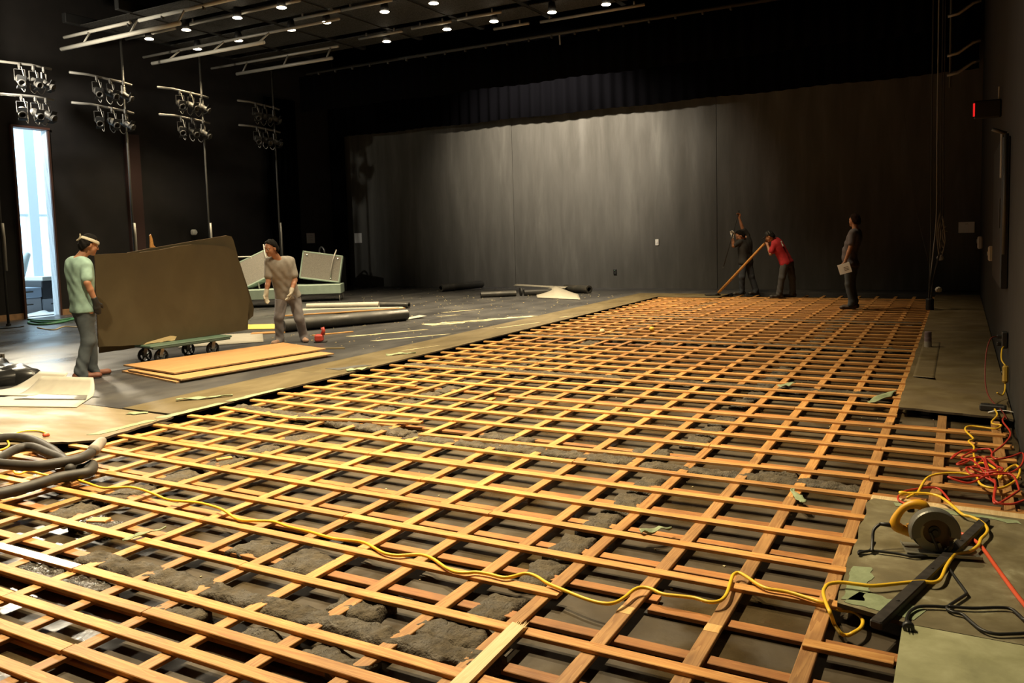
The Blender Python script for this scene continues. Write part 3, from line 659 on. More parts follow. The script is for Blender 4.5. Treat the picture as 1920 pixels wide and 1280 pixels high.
# black dust hoses at the left
def flathose(key, r, lab, dz=0.0, grp='black hoses on the slats at the left edge'):
    return cord('vacuum_hose', [(a, b, c + dz) for a, b, c in CP[key]], r, M_['hose'], lab, 'hose', grp, k=8, n=14)
flathose('hoseA', .039, 'big black hose bent back on itself at the left edge', -.02)
hb = flathose('hoseB', .037, 'black hose with a pale cuff on its end', -.005)
a, b2 = CP['cuff']; d = (Vector(b2) - Vector(a)).normalized(); a = Vector(a); b2 = Vector(b2)
cf = MB(); cf.tube([a - d * .02, a, a + d * .03, b2 - d * .05, b2 - d * .045, b2], [.040, .046, .044, .040, .033, .031], 16)
cf.build('hose_cuff', mat('pale_hose_cuff', (.26, .23, .19), .6, var=.2), parent=hb, smooth=True)['label'] = 'pale grey cuff'
flathose('hoseC', .036, 'black hose arching between the other two hoses', .0)

# ------------------------------------------------------------------ circular saw on its board
def make_saw():
    root = empty('circular_saw', (6.535, -.90, .0205), 'yellow corded circular saw with grey blade guard standing on brown board', 'saw')
    root.rotation_euler = (0, 0, R(14)); root.scale = (1.12, 1.12, 1.12)
    grey = mat('saw_guard_grey', (.17, .17, .15), .45, .5, var=.15); dk = mat('saw_dark_metal', (.05, .05, .045), .5, .5); yl = mat('saw_yellow', (.72, .36, .015), .45)
    # shoe: long plate, tilted edge up
    sh = MB(); sh.box((.03, .02, .012), (.30, .15, .004)); sh.box((.03, -.056, .017), (.30, .004, .012)); sh.box((-.12, .02, .016), (.004, .15, .010))
    sh.build('shoe', mat('saw_shoe', (.34, .33, .27), .4, .7, var=.2), parent=root)
    RX = Matrix.Rotation(R(90), 3, 'X')
    # upper guard: thick half ring with a closed outer rim
    ug = MB(); n = 30; a0, a1 = R(-12), R(200)
    prof = [(.062, -.026), (.099, -.026), (.104, -.018), (.104, .022), (.099, .028), (.062, .028)]
    vs = []; fs = []
    for i in range(n + 1):
        w = a0 + (a1 - a0) * i / n
        for (rr, yy) in prof: vs.append((rr * math.cos(w), yy, rr * math.sin(w)))
    k = len(prof)
    for i in range(n):
        for q in range(k):
            q2 = (q + 1) % k; fs.append((i * k + q, (i + 1) * k + q, (i + 1) * k + q2, i * k + q2))
    fs.append(tuple(range(k))); fs.append(tuple(range(n * k + k - 1, n * k - 1, -1)))
    ug.add([(x, y, z + .105) for x, y, z in vs], fs); ug.build('upper_guard', grey, parent=root, smooth=False)
    # back plate of the guard
    bp = MB(); bp.lathe([(.0, .026), (.096, .026), (.096, .03), (0, .03)], c=(0, 0, .105), M=Matrix.Rotation(R(-90), 3, 'X'), n=32); bp.build('guard_plate', dk, parent=root)
    # lower guard, swung partly back
    lg = MB(); outl = [(.088 * math.cos(w), .088 * math.sin(w)) for w in [R(150 + i * 8) for i in range(19)]] + [(.05 * math.cos(w), .05 * math.sin(w)) for w in [R(294 - i * 8) for i in range(19)]]
    lg.prism(outl, .004, M=RX, c=(0, -.012, .105)); lg.build('lower_guard', mat('saw_lower_guard', (.26, .25, .20), .35, .8), parent=root)
    # toothed blade
    bd = MB(); N = 40; ol = []
    for i in range(N):
        w = 2 * math.pi * i / N; ol += [(.090 * math.cos(w), .090 * math.sin(w)), (.083 * math.cos(w + .06), .083 * math.sin(w + .06))]
    bd.prism(ol, .002, M=RX, c=(0, 0, .105)); b = bd.build('blade', mat('saw_blade', (.09, .06, .035), .4, .7, var=.3), parent=root)
    MB().lathe([(0, 0), (.026, 0), (.026, .006), (.014, .008), (.012, .016), (0, .016)], c=(0, -.002, .105), M=RX, n=18).build('arbor_bolt', dk, parent=b)
    MB().tube([(-.02, -.014, .105), (.004, -.018, .05), (.01, -.02, .03)], .006, 8).build('guard_lever', dk, parent=root)
    # motor behind the guard
    mt = MB(); mt.lathe([(.02, .03), (.046, .032), (.05, .05), (.05, .12), (.044, .145), (.02, .15)], c=(0, 0, .12), M=Matrix.Rotation(R(-90), 3, 'X'), n=22); mt.build('motor_housing', yl, parent=root, smooth=True)
    MB().lathe([(.02, .15), (.04, .148), (.04, .17), (.02, .175)], c=(0, 0, .12), M=Matrix.Rotation(R(-90), 3, 'X'), n=18).build('motor_cap', M_['black'], parent=root, smooth=True)
    # D handle at the back, arched over
    pts = smooth_path([(-.02, .06, .165), (-.035, .06, .2), (-.075, .06, .205), (-.115, .06, .185), (-.145, .06, .14), (-.15, .06, .105), (-.125, .06, .085)], 6)
    hd = MB(); hd.tube(pts, [.02 + .004 * math.sin(i * .25) for i in range(len(pts))], 12); hd.tube([(-.13, .06, .088), (-.09, .06, .075), (-.04, .06, .085)], [.022, .024, .026], 12); hd.tube([(-.10, .06, .1), (-.07, .06, .115), (-.05, .06, .12)], [.012, .012, .014], 10)
    h = hd.build('handle', yl, parent=root, smooth=True)
    MB().bbox((-.085, .06, .178), (.03, .016, .02), b=.004).build('trigger', M_['black'], parent=h)
    bt = MB(); bt.tube([(-.15, .06, .10), (-.18, .058, .103), (-.215, .05, .108)], [.013, .010, .008], 10); bt.tube(smooth_path([(-.215, .05, .108), (-.245, .03, .085), (-.255, .0, .045), (-.265, -.05, .012)], 5), .0068, 8); bt.build('cord_boot', M_['blackcord'], parent=root, smooth=True)
    MB().tube([(.05, -.035, .03), (.06, -.04, .055), (.062, -.03, .075)], .008, 8).build('depth_knob', dk, parent=root)
    return root
make_saw()
# black steel bar lying over the cut corner
def steelbar(p0, p1, w, h, z, lab):
    p0, p1 = Vector(p0), Vector(p1); L = (p1 - p0).length
    mb = MB(); mb.bbox((0, 0, h / 2), (L, w, h), b=.006)
    for i in range(3): mb.lathe([(0, 0), (.008, 0), (.008, .003), (0, .004)], c=(-L / 2 + .25 + i * .45, 0, h), n=8)
    o = mb.build('steel_bar', mat('scuffed_black_steel', (.035, .030, .027), .55, .3, var=.4, scale=20)); o.location = ((p0.x + p1.x) / 2, (p0.y + p1.y) / 2, z); o.rotation_euler = (0, 0, math.atan2((p1 - p0).y, (p1 - p0).x))
    return tag(o, lab, 'bar')
steelbar((6.345, -1.85), (6.77, -.33), .05, .035, .0205, 'black square steel bar lying askew across the saw board')
# loose pale plank
o = MB(); L = 1.25; n = 12
vs = []
for i in range(n + 1):
    y_ = -L + L * i / n
    for (xx, zz) in ((-.033, 0), (.033, 0), (.033, .02), (-.033, .02)): vs.append((xx, y_ + (random.uniform(-.035, .02) if i == n else 0), zz))
fs = [(i * 4 + q, i * 4 + (q + 1) % 4, (i + 1) * 4 + (q + 1) % 4, (i + 1) * 4 + q) for i in range(n) for q in range(4)] + [(3, 2, 1, 0), (n * 4, n * 4 + 1, n * 4 + 2, n * 4 + 3)]
o.add(vs, fs)
for q in range(9):
    x = random.uniform(-.03, .03); o.prism([(x - .004, -.03), (x + .004, -.03), (x + random.uniform(-.004, .004), random.uniform(.01, .045))], .006, c=(0, 0, random.uniform(.003, .014)))
pk = o.build('loose_plank', M_['plank']); pk.location = (5.0, -2.43, .0015); pk.rotation_euler = (0, 0, R(2))
tag(pk, 'pale loose plank with a splintered end, lying across the slats at the bottom', 'plank')
# wood chips and offcuts in the cells
def chip(loc, s, rz, lab, m='plank', rx=0):
    o = MB().bbox((0, 0, s[2] / 2), s, b=min(s) * .2).build('wood_offcut', M_[m]); o.location = loc; o.rotation_euler = (rx, 0, rz)
    tag(o, lab, 'offcut', 'small wood offcuts between the slats')
chip((1.95, -5.65 * S, -.037), (.13, .07, .022), R(20), 'small wet wood block on a sleeper near the left edge', 'slat')
chip((2.42, 1.75, -.018), (.07, .12, .02), R(5), 'short offcut standing on a joist left of the broken slat gap', 'slat')
chip((1.55, -.95, -.037), (.12, .06, .02), R(60), 'small reddish offcut below the left mud line', 'slat')
chip((6.36, -1.93, -.066), (.06, .05, .012), R(10), 'tiny reddish chip in the dark corner below the saw board', 'sleeper')
o = MB().box((0, 0, 0), (.006, .004, .09)).build('nail_strip', M_['pipe']); o.location = (6.46, 2.3, -.03); o.rotation_euler = (R(10), R(-14), 0); tag(o, 'thin pale splinter leaning in the notch below the right sheet', 'splinter')
o = MB().lathe([(0, 0), (.035, .004), (.045, .03), (.03, .06), (0, .065)], n=12).build('sponge', mat('bright_yellow', (.85, .62, .08), .6), smooth=True); o.location = (2.1, 18.9 * S, .001); tag(o, 'small bright yellow ball on the far slats', 'ball')
o = MB().lathe([(0, 0), (.04, .004), (.05, .03), (.03, .06), (0, .065)], n=10).build('foam_lump', mat('pale_foam', (.75, .62, .35), .8), smooth=True); o.location = (1.42, 17.6 * S, .001); tag(o, 'small pale lump on the slats by the left mud line', 'lump')
# red peg and plastic tube on the right sheet
tbm = MB(); tbm.lathe([(.045, 0), (.045, .12), (.043, .125), (.043, .2), (.038, .205), (.03, .205)], n=18)
o = tbm.build('cardboard_tube', mat('purple_grey_tube', (.20, .15, .17), .5, var=.2), smooth=False); o.location = (6.27, 6.78, .0205); tag(o, 'short dark tube standing on the right sheet', 'tube')
MB().lathe([(.046, 0), (.046, .075)], n=18).build('tube_band', mat('pale_tube_band', (.33, .30, .26), .6), parent=o)

# ------------------------------------------------------------------ power boxes and fittings on the right wall
o = MB(); o.bbox((0, 0, .03), (.20, .09, .055), b=.01); pb = o.build('power_strip', M_['rubber']); pb.location = (6.9, 2.78, .0205); pb.rotation_euler = (0, 0, R(-8)); tag(pb, 'black power box on the corner of the right sheet', 'power box')
for q in (-.05, .05): MB().bbox((q, 0, .06), (.04, .04, .006), b=.001).build('socket', M_['black'], parent=pb)
mb = MB(); mb.grid(10, 4, lambda u, v: (6.86 + .2 * u, 2.66 + .03 * v + .05 * u, .03 + .02 * math.sin(u * 3)))
o = mb.build('paper_tag', M_['paper'], smooth=True); so = o.modifiers.new('s', 'SOLIDIFY'); so.thickness = .002; tag(o, 'white paper tag lying beside the black power box', 'tag')
gf = MB(); gf.bbox((0, 0, 0), (.05, .075, .16), b=.014); g = gf.build('breaker_box', mat('dull_yellow', (.40, .25, .03), .5)); g.location = (7.015, 3.4, .25); g.rotation_euler = (R(-12), 0, 0); tag(g, 'yellow inline breaker box hanging on a cord at the right wall', 'breaker box')
MB().bbox((-.027, 0, .02), (.006, .04, .05), b=.002).build('switch_panel', M_['black'], parent=g); MB().box((-.031, 0, .02), (.003, .012, .012)).build('test_button', M_['white'], parent=g)
MB().tube(smooth_path([(0, 0, -.08), (-.005, -.05, -.15), (-.03, -.15, -.2), (-.08, -.45, -.19)], 5), .007, 7).build('lead', M_['yellow'], parent=g, smooth=True)
MB().tube(smooth_path([(0, 0, .08), (-.03, .05, .14), (-.02, .22, .25), (.0, .32, .28)], 5), .007, 7).build('lead', M_['yellow'], parent=g, smooth=True)
wo = MB(); wo.bbox((0, 0, 0), (.05, .12, .16), b=.008); w = wo.build('wall_outlet', M_['rubber']); w.location = (7.02, 3.82, .52); tag(w, 'black outlet box with cords on the right wall', 'outlet')
MB().bbox((-.04, 0, .03), (.05, .05, .035), b=.006).build('plug', M_['black'], parent=w); MB().bbox((-.04, 0, -.04), (.05, .05, .035), b=.006).build('plug', M_['black'], parent=w)
cord('extension_cord', [(6.96, 3.82, .55), (6.9, 3.7, .54), (6.86, 3.5, .42), (6.85, 3.2, .2), (6.88, 2.95, .1), (6.96, 2.7, .05), (6.99, 2.45, .03)], .006, mat('dark_red_cord', (.14, .02, .012), .5), 'dark red cord dropping from the right wall outlet to the floor')
def plate(name, loc, s, m, lab, cat, face='x', parts=None):
    mb = MB(); mb.bbox((0, 0, 0), s, b=min(s) * .25); o = mb.build(name, m); o.location = loc; tag(o, lab, cat); return o
sw = plate('switch_plate', (-.97, 17.09, 1.34), (.10, .016, .17), M_['white'], 'white switch plate on the grey back wall', 'switch'); MB().bbox((0, -.012, 0), (.03, .01, .06), b=.003).build('rocker', M_['paper'], parent=sw)
ol_ = plate('floor_outlet', (-2.27, 17.085, .5), (.10, .03, .15), M_['black'], 'small black outlet low on the grey back wall', 'outlet'); MB().bbox((0, -.02, .04), (.03, .012, .03), b=.003).build('indicator', mat('green_dim', (.05, .12, .06), .5), parent=ol_)
pp = plate('wall_notice', (-11.84, 17.092, 1.71), (.32, .012, .34), M_['paper'], 'white paper notice at the left end of the back wall', 'notice')
pp = plate('wall_notice', (-12.66, 15.6, 1.75), (.012, .4, .34), mat('shaded_paper', (.42, .41, .42), .8), 'white paper notice with painted-in shade, on the dark wall behind the man in grey', 'notice')  # white paper, with the shade on this wall put into its colour
for q in range(3): MB().box((.008, -.02, .08 - q * .07), (.002, .22, .012)).build('text_line', mat('ink_%d' % q, (.2, .2, .22), .8), parent=pp)
pp = plate('wall_notice', (6.76, 17.092, 1.54), (.34, .012, .26), M_['paper'], 'white paper notice on the dark back wall beside the hanging cables', 'notice')
MB().box((0, -.007, .08), (.06, .002, .008)).build('text_line', M_['black'], parent=pp)
bx = plate('wall_speaker', (-12.6, 10.75, 2.0), (.16, .14, .16), M_['white'], 'small white box high on the left wall above the olive board', 'box')
MB().lathe([(0, 0), (.05, 0), (.05, .01), (0, .012)], c=(.08, 0, 0), M=Matrix.Rotation(R(90), 3, 'Y'), n=14).build('front_disc', M_['paper'], parent=bx)
ex = plate('exit_sign', (6.9, 6.41, 3.05), (.3, .07, .22), M_['black'], 'dark exit sign with a red glow high on the right wall', 'sign')
MB().box((-.145, -.036, 0), (.02, .004, .16)).build('side_glow', emis('red_glow_side', (1, .02, .02), .7), parent=ex)
MB().tube([(.12, 0, .11), (.12, 0, .26)], .012, 8).build('bracket', M_['pipe'], parent=ex)
fb = plate('fire_pull', (6.999, 14.4, 1.23), (.1, .1, .26), M_['white'], 'pale wall box near the far right corner', 'box'); MB().bbox((-.055, 0, .03), (.02, .05, .08), b=.004).build('lever', M_['steel'], parent=fb)
fb = plate('wall_phone', (7.0, 7.35, 1.24), (.08, .09, .2), M_['white'], 'small pale wall box nearer on the right wall', 'box'); MB().bbox((-.045, 0, 0), (.012, .03, .05), b=.003).build('button', M_['paper'], parent=fb)
# dark door and rack on the right wall
wc = MB().bbox((0, 0, 0), (.07, 2.3, 1.5), b=.01).build('wall_cabinet', M_['black']); wc.location = (XR - .036, 5.2, 1.75); tag(wc, 'tall black cabinet fixed on the right wall', 'cabinet')
MB().bbox((-.04, -.9, 0), (.012, .02, .3), b=.003).build('handle', M_['pipe_d'], parent=wc)
rk = MB(); rk.tube([(0, 0, 0), (0, 0, 1.15)], .02, 8); rk.tube([(0, 0, 1.15), (-.12, 0, 1.2)], .018, 8)
o = rk.build('wall_bracket', M_['pipe_d'], smooth=True); o.location = (7.0, 3.78, 1.35); tag(o, 'thin vertical pipe bracket on the right wall', 'bracket')
o = MB().tube([(0, 0, 0), (.0, .02, .45)], .014, 8).build('hook_rod', M_['pipe']); o.location = (6.98, 4.2, 2.1); tag(o, 'short rod hanging above the dark door on the right wall', 'rod')

# ------------------------------------------------------------------ floor things on the black floor
# plywood stack in front of the trolley
def stack(pts, z, th, lab, m='plyface', seed=0):
    p = [Vector(q) for q in pts]; ol = []
    for i in range(len(p)): ol += ragged(p[i], p[(i + 1) % len(p)], .006, .12, seed + i)
    mb = MB(); mb.prism(ol, th, c=(0, 0, 0)); o = mb.build('plywood_board', [M_[m], M_['plyedge']]); o.location = (0, 0, z)
    for k, q in enumerate(o.data.polygons): q.material_index = 0 if k == 1 else 1
    return tag(o, lab, 'plywood panel', 'plywood panels stacked in front of the trolley')
M_['plyedge'] = mat('ply_edge', (.20, .12, .055), .8, var=.3, scale=30)
stack([(-3.0, 1.42), (-1.55, 1.10), (-1.2, 3.35), (-2.55, 3.75)], ZF + .001, .02, 'bottom panel of the plywood stack, with a torn green underside', seed=2)
stack([(-2.85, 1.40), (-1.50, 1.13), (-1.15, 3.45), (-2.5, 3.75)], ZF + .030, .018, 'middle plywood panel, its bright edge sticking out to the right', seed=12)
stack([(-3.1, 1.52), (-1.83, 1.30), (-1.45, 3.62), (-2.62, 3.95)], ZF + .062, .018, 'top plywood panel of the stack with a clean tan face', seed=22)
mb = MB(); mb.prism(ragged((-1.56, 1.18), (-1.22, 3.3), .04, .05, 51) + ragged((-1.3, 3.3), (-1.66, 1.18), .03, .05, 52), .008, c=(0, 0, ZF + .0215))
tag(mb.build('underlay_strip', M_['greenglue']), 'frayed pale green layer sticking out under the plywood stack', 'underlay')
o = MB().prism(ragged((-2.25, 3.95), (-1.55, 4.25), .01, .08, 53) + ragged((-1.52, 4.12), (-2.2, 3.85), .01, .08, 54), .012, c=(0, 0, ZF + .001)).build('plywood_offcut', M_['board']); tag(o, 'narrow olive offcut on the floor behind the plywood stack', 'offcut')

# platform trolley with the big olive boards standing on it
A_ = Vector((-3.45, 1.9, 0)); U_ = Vector((.1146, .9934, 0)).normalized(); N_ = Vector((-U_.y, U_.x, 0))
tr = empty('platform_trolley', (A_ + U_ * .8 + N_ * .02)[:], 'green platform trolley on four black castors carrying the olive boards', 'trolley', rz=math.atan2(U_.y, U_.x))
grn = mat('trolley_green', (.07, .12, .085), .5, var=.2)
dk = MB(); dk.bbox((0, 0, .262), (1.32, .56, .03), b=.012); dk.build('deck', grn, parent=tr)
fr = MB(); fr.bbox((0, -.26, .235), (1.25, .04, .03), b=.006); fr.bbox((0, .26, .235), (1.25, .04, .03), b=.006); fr.bbox((-.55, 0, .235), (.06, .5, .03), b=.006); fr.bbox((.45, 0, .235), (.06, .5, .03), b=.006)
fr.build('frame', mat('trolley_frame', (.045, .07, .055), .5), parent=tr)
for (x, y_) in ((-.50, .16), (-.46, -.19), (.17, .13), (.37, -.19)):
    cs = empty('castor', (x, y_, 0), None, None); cs.parent = tr; del_ = cs
    hn = MB(); hn.box((-.005, -.032, .165), (.05, .006, .13), Matrix.Rotation(R(14), 3, 'Y')); hn.box((-.005, .032, .165), (.05, .006, .13), Matrix.Rotation(R(14), 3, 'Y')); hn.bbox((.0, 0, .224), (.09, .085, .012), b=.003)
    hn.build('fork', M_['steel'], parent=cs)
    RXm = Matrix.Rotation(R(90), 3, 'X'); wh = MB()
    tyre = [(.075, -.02), (.098, -.02), (.104, -.012), (.104, .012), (.098, .02), (.075, .02), (.075, -.02)]
    n = 28; vs = [(rr * math.cos(2 * math.pi * i / n), yy, rr * math.sin(2 * math.pi * i / n) + .104) for i in range(n) for rr, yy in tyre[:-1]]
    fs = [(i * 6 + q, i * 6 + (q + 1) % 6, ((i + 1) % n) * 6 + (q + 1) % 6, ((i + 1) % n) * 6 + q) for i in range(n) for q in range(6)]
    wh.add(vs, fs); wh.build('wheel', M_['rubber'], parent=cs)
    hb_ = MB(); hb_.lathe([(0, -.024), (.03, -.024), (.03, .024), (0, .024)], c=(0, 0, .104), M=RXm, n=14)
    for q in range(5):
        w = 2 * math.pi * q / 5 + .3; hb_.box((.053 * math.cos(w), 0, .104 + .053 * math.sin(w)), (.06, .022, .020), Matrix.Rotation(-w, 3, 'Y'))
    hb_.build('spoked_hub', mat('hub_dark', (.16, .16, .15), .5, .4), parent=cs)
def upright(outline, off, th, m, lab, lean=0.0):
    ol = []
    P = [Vector(p) for p in outline][::-1]
    for i in range(len(P)): ol += ragged(P[i], P[(i + 1) % len(P)], .008, .09, seed=i + 7 + int(off * 100))
    Mx = Matrix(((U_.x, 0, N_.x), (U_.y, 0, N_.y), (0, 1, 0)))
    mb = MB(); mb.prism(ol, th, M=Mx, c=(A_ + N_ * off)[:])
    o = mb.build('standing_board', [m, M_['plyedge']])
    for k, q in enumerate(o.data.polygons): q.material_index = 0 if k in (0, 1) else 1
    return tag(o, lab, 'board', 'olive boards standing on the trolley')
M_['stand'] = blotchmat('standing_hardboard', [(.25, (.045, .031, .011)), (.5, (.060, .043, .016)), (.72, (.078, .059, .026))], 1.2, (.6, .85), bump=.06, stretch=(1, 1, .7))
FR = [(-0.41, 1.57), (-0.027, 1.574), (0.221, 1.577), (0.527, 1.604), (0.823, 1.649), (1.041, 1.663), (1.4, 1.645), (1.633, 1.619), (1.782, 1.548), (1.87, 1.253), (1.959, 0.954), (1.997, 0.765), (1.952, 0.532), (1.937, 0.296), (1.689, 0.29), (1.309, 0.284), (0.687, 0.279), (0.437, 0.281), (0.155, 0.284), (-0.447, 0.332)]
BK = [(-0.377, 0.228), (-0.332, 0.967), (0.118, 1.581), (0.603, 1.646), (1.123, 1.714), (1.729, 1.788), (1.815, 1.774), (1.85, 1.715), (1.919, 1.419), (2.068, 0.945), (2.159, 0.62), (2.141, 0.492), (2.045, 0.433), (1.779, 0.333), (1.47, 0.28), (1.45, .279), (.13, .279), (0.12, 0.235)]
upright(FR, 0.0, .02, M_['stand'], 'front olive board standing on the trolley between the two men')
upright(BK[::-1], .12, .02, M_['stand'], 'rear olive board on the trolley, its corner rising higher at right')
tn = MB(); tn.prism(ragged((.18, .285), (.72, .292), .02, .05, 3) + ragged((.70, .335), (.55, .37), .01, .05, 8) + ragged((.3, .32), (.18, .295), .012, .05, 4), .004, M=Matrix(((U_.x, 0, N_.x), (U_.y, 0, N_.y), (0, 1, 0))), c=(A_ - N_ * .006)[:])
tag(tn.build('underlay_strip', M_['plank']), 'torn pale strip along the lower edge of the front olive board', 'underlay')
sk = MB(); sk.prism([(-.035, 0), (.05, 0), (.02, .035), (.008, .13), (-.012, .19), (-.03, .17), (-.03, .06)], .02, M=Matrix(((U_.x, 0, N_.x), (U_.y, 0, N_.y), (0, 1, 0))), c=(A_ + U_ * .50 + N_ * .14 + Vector((0, 0, 1.64)))[:])
tag(sk.build('wood_splinter', M_['orange']), 'orange wood splinter sticking up from the top edge of the olive boards', 'splinter')

# white and black vinyl pieces
def drapesheet(fn, nx, ny, th, m, lab, name='vinyl_sheet', grp='peeled vinyl flooring pieces'):
    mb = MB(); mb.grid(nx, ny, fn); o = mb.build(name, m, smooth=True); so = o.modifiers.new('s', 'SOLIDIFY'); so.thickness = th; so.offset = 1
    return tag(o, lab, 'vinyl sheet', grp)
M_['vwhite'] = mat('white_vinyl_back', (.36, .335, .28), .65, var=.08)
M_['vgrey'] = mat('grey_vinyl', (.10, .098, .095), .4, var=.2)
def quad(a, b2, c, d, u, v):
    a, b2, c, d = map(Vector, (a, b2, c, d)); return (a * (1 - u) + b2 * u) * (1 - v) + (d * (1 - u) + c * u) * v
def w1(u, v):
    p = quad((-2.75, -.75, 0), (-1.36, -.28, 0), (-1.98, .42, 0), (-2.7, .25, 0), u, v); c = max(0, v - .62) / .38
    return (p.x, p.y - .08 * c * c, ZF + .004 + .17 * c ** 1.6)
drapesheet(w1, 14, 18, .004, M_['vwhite'], 'curled white vinyl sheet with a raised rear lip, left of centre')
def w2(u, v):
    p = quad((-3.3, -.35, 0), (-2.42, -.1, 0), (-2.62, .5, 0), (-3.1, .45, 0), u, v); c = max(0, v - .5) / .5
    return (p.x, p.y - .05 * c, ZF + .012 + .16 * c ** 1.6)
drapesheet(w2, 14, 18, .004, M_['vwhite'], 'white vinyl sheet with a dark underside beside the black bag')
def w3(u, v):
    p = quad((-2.45, -.30, 0), (-1.62, .0, 0), (-1.92, .22, 0), (-2.5, .1, 0), u, v); c = max(0, v - .62) / .38
    return (p.x, p.y, ZF + .013 + .001 * u)
drapesheet(w3, 6, 6, .002, M_['vgrey'], 'grey patch of vinyl face lying on the curled white sheet')
drapesheet(lambda u, v: (lambda p: (p.x, p.y, ZF + .006))(quad((-4.3, 3.35, 0), (-3.45, 4.35, 0), (-4.5, 5.35, 0), (-5.4, 4.6, 0), u, v)), 6, 6, .004, M_['vwhite'], 'flat white sheet on the floor behind the trolley')
drapesheet(lambda u, v: (lambda p: (p.x, p.y, ZF + .005))(quad((-5.35, 5.6, 0), (-4.7, 5.9, 0), (-5.2, 6.6, 0), (-5.9, 6.3, 0), u, v)), 5, 5, .006, mat('yellow_foam', (.62, .48, .10), .7), 'yellowish flat scrap behind the olive boards', 'foam_scrap')
for k, (x, y_, l, w, a) in enumerate(((-4.35, 5.35, .6, .25, 40), (-3.05, 5.6, .75, .06, 62), (-4.6, 6.1, .35, .2, 30))):
    o = MB().bbox((0, 0, .008), (l, w, .016), b=.002).build('wood_offcut', M_['orange']); o.location = (x, y_, ZF + .001); o.rotation_euler = (0, 0, R(a)); tag(o, ['pinkish wood offcut at the feet of the man in grey', 'thin orange strip in front of the big black roll', 'small orange offcut at the end of the black roll'][k], 'offcut', 'orange offcuts around the man in grey')
def roll(p0, p1, r, m, lab, z=None, hole=True, sq=1.0, name='vinyl_roll', spiral=True):
    p0, p1 = Vector(p0), Vector(p1); d = (p1 - p0); L = d.length; a = math.atan2(d.y, d.x)
    mb = MB(); n = 22; ri = r * .55
    prof = []
    for i in range(n):
        w = 2 * math.pi * i / n; prof.append((r * math.cos(w), r * sq * math.sin(w)))
    vs = []; fs = []
    for x in (0, L):
        for s_ in (1, .6):
            for (b2, c) in prof: vs.append((x, b2 * s_, c * s_))
    o_ = lambda e, s_, i: (e * 2 + s_) * n + i % n
    for i in range(n):
        fs.append((o_(0, 0, i), o_(0, 0, i + 1), o_(1, 0, i + 1), o_(1, 0, i)))
        fs.append((o_(0, 1, i + 1), o_(0, 1, i), o_(1, 1, i), o_(1, 1, i + 1)))
        fs.append((o_(0, 0, i + 1), o_(0, 0, i), o_(0, 1, i), o_(0, 1, i + 1)))
        fs.append((o_(1, 0, i), o_(1, 0, i + 1), o_(1, 1, i + 1), o_(1, 1, i)))
    mb.add(vs, fs); o = mb.build(name, m, smooth=True)
    em = o.modifiers.new('e', 'EDGE_SPLIT')
    o.location = (p0.x, p0.y, (z if z is not None else ZF + r * sq + .001)); o.rotation_euler = (0, 0, a)
    return tag(o, lab, 'roll', 'rolled up vinyl flooring on the black floor')
M_['vroll'] = blotchmat('black_vinyl_roll', [(.3, (.02, .02, .02)), (.6, (.04, .038, .034)), (.8, (.09, .08, .065))], 3, (.3, .55), bump=.1)
roll((-4.2, 5.55), (-3.12, 7.85), .17, M_['vroll'], 'big flattened black roll lying behind the man in grey', sq=.72)
drapesheet(lambda u, v: (lambda p: (p.x, p.y, ZF + .01 + .10 * math.sin(math.pi * v) * (1 - .4 * u)))(quad((-4.6, 6.1, 0), (-3.35, 8.3, 0), (-4.0, 8.6, 0), (-5.3, 6.6, 0), u, v)), 12, 12, .006, M_['vroll'], 'black vinyl sheet bulging behind the big black roll')
drapesheet(lambda u, v: (lambda p: (p.x, p.y, ZF + .10 + .02 * math.sin(u * 5) + .05 * (v - .5) ** 2))(quad((-5.6, 7.0, 0), (-4.0, 9.0, 0), (-4.4, 9.35, 0), (-6.2, 7.7, 0), u, v)), 12, 8, .008, M_['vgrey'], 'grey vinyl sheet lying over the pile behind the black roll')
roll((-6.9, 9.1), (-5.35, 9.85), .085, M_['vwhite'], 'pale cream roll at the back of the vinyl pile')
roll((-5.9, 10.1), (-4.7, 10.15), .07, M_['vroll'], 'thin black roll touching the cream roll')
drapesheet(lambda u, v: (lambda p: (p.x, p.y, ZF + .05 + .05 * math.sin(math.pi * v) - .02 * u))(quad((-6.3, 8.2, 0), (-4.3, 9.45, 0), (-4.7, 9.8, 0), (-6.9, 8.8, 0), u, v)), 12, 8, .006, M_['vwhite'], 'pale vinyl strip with a curled right tip in the pile')
drapesheet(lambda u, v: (lambda p: (p.x, p.y, ZF + .005 + .09 * max(0, u - .45) ** 1.5))(quad((-3.35, 7.45, 0), (-2.95, 8.35, 0), (-3.2, 8.45, 0), (-3.55, 7.7, 0), u, v)), 10, 5, .006, M_['vwhite'], 'small upturned vinyl strip at the right tip of the black roll')
st = MB(); L = 2.5; st.bbox((0, 0, 0), (L, .07, .025), b=.004); o = st.build('wood_stick', M_['orange']); o.location = (-4.55, 7.75, .17); o.rotation_euler = (0, R(0), math.atan2(2.2, 1.75)); tag(o, 'long orange wooden stick lying on the vinyl pile', 'stick')
roll((-7.05, 15.0), (-6.75, 16.9), .11, M_['vroll'], 'black roll lying at the foot of the back wall')
roll((-4.6, 13.25), (-3.85, 13.85), .10, M_['vroll'], 'short flattened black roll left of the white folded vinyl', sq=.8)
o = MB().lathe([(.1, 0), (.115, .01), (.115, .05), (.1, .06)], n=18, M=Matrix.Rotation(R(90), 3, 'Y') ).build('roll_cap', M_['black']); o.location = (-3.78, 13.95, ZF + .116); o.rotation_euler = (0, 0, R(40)); tag(o, 'black end cap between the two black rolls', 'cap')
roll((-3.68, 14.0), (-3.1, 14.5), .085, M_['rubber'], 'shiny black tube running under the white folded vinyl')
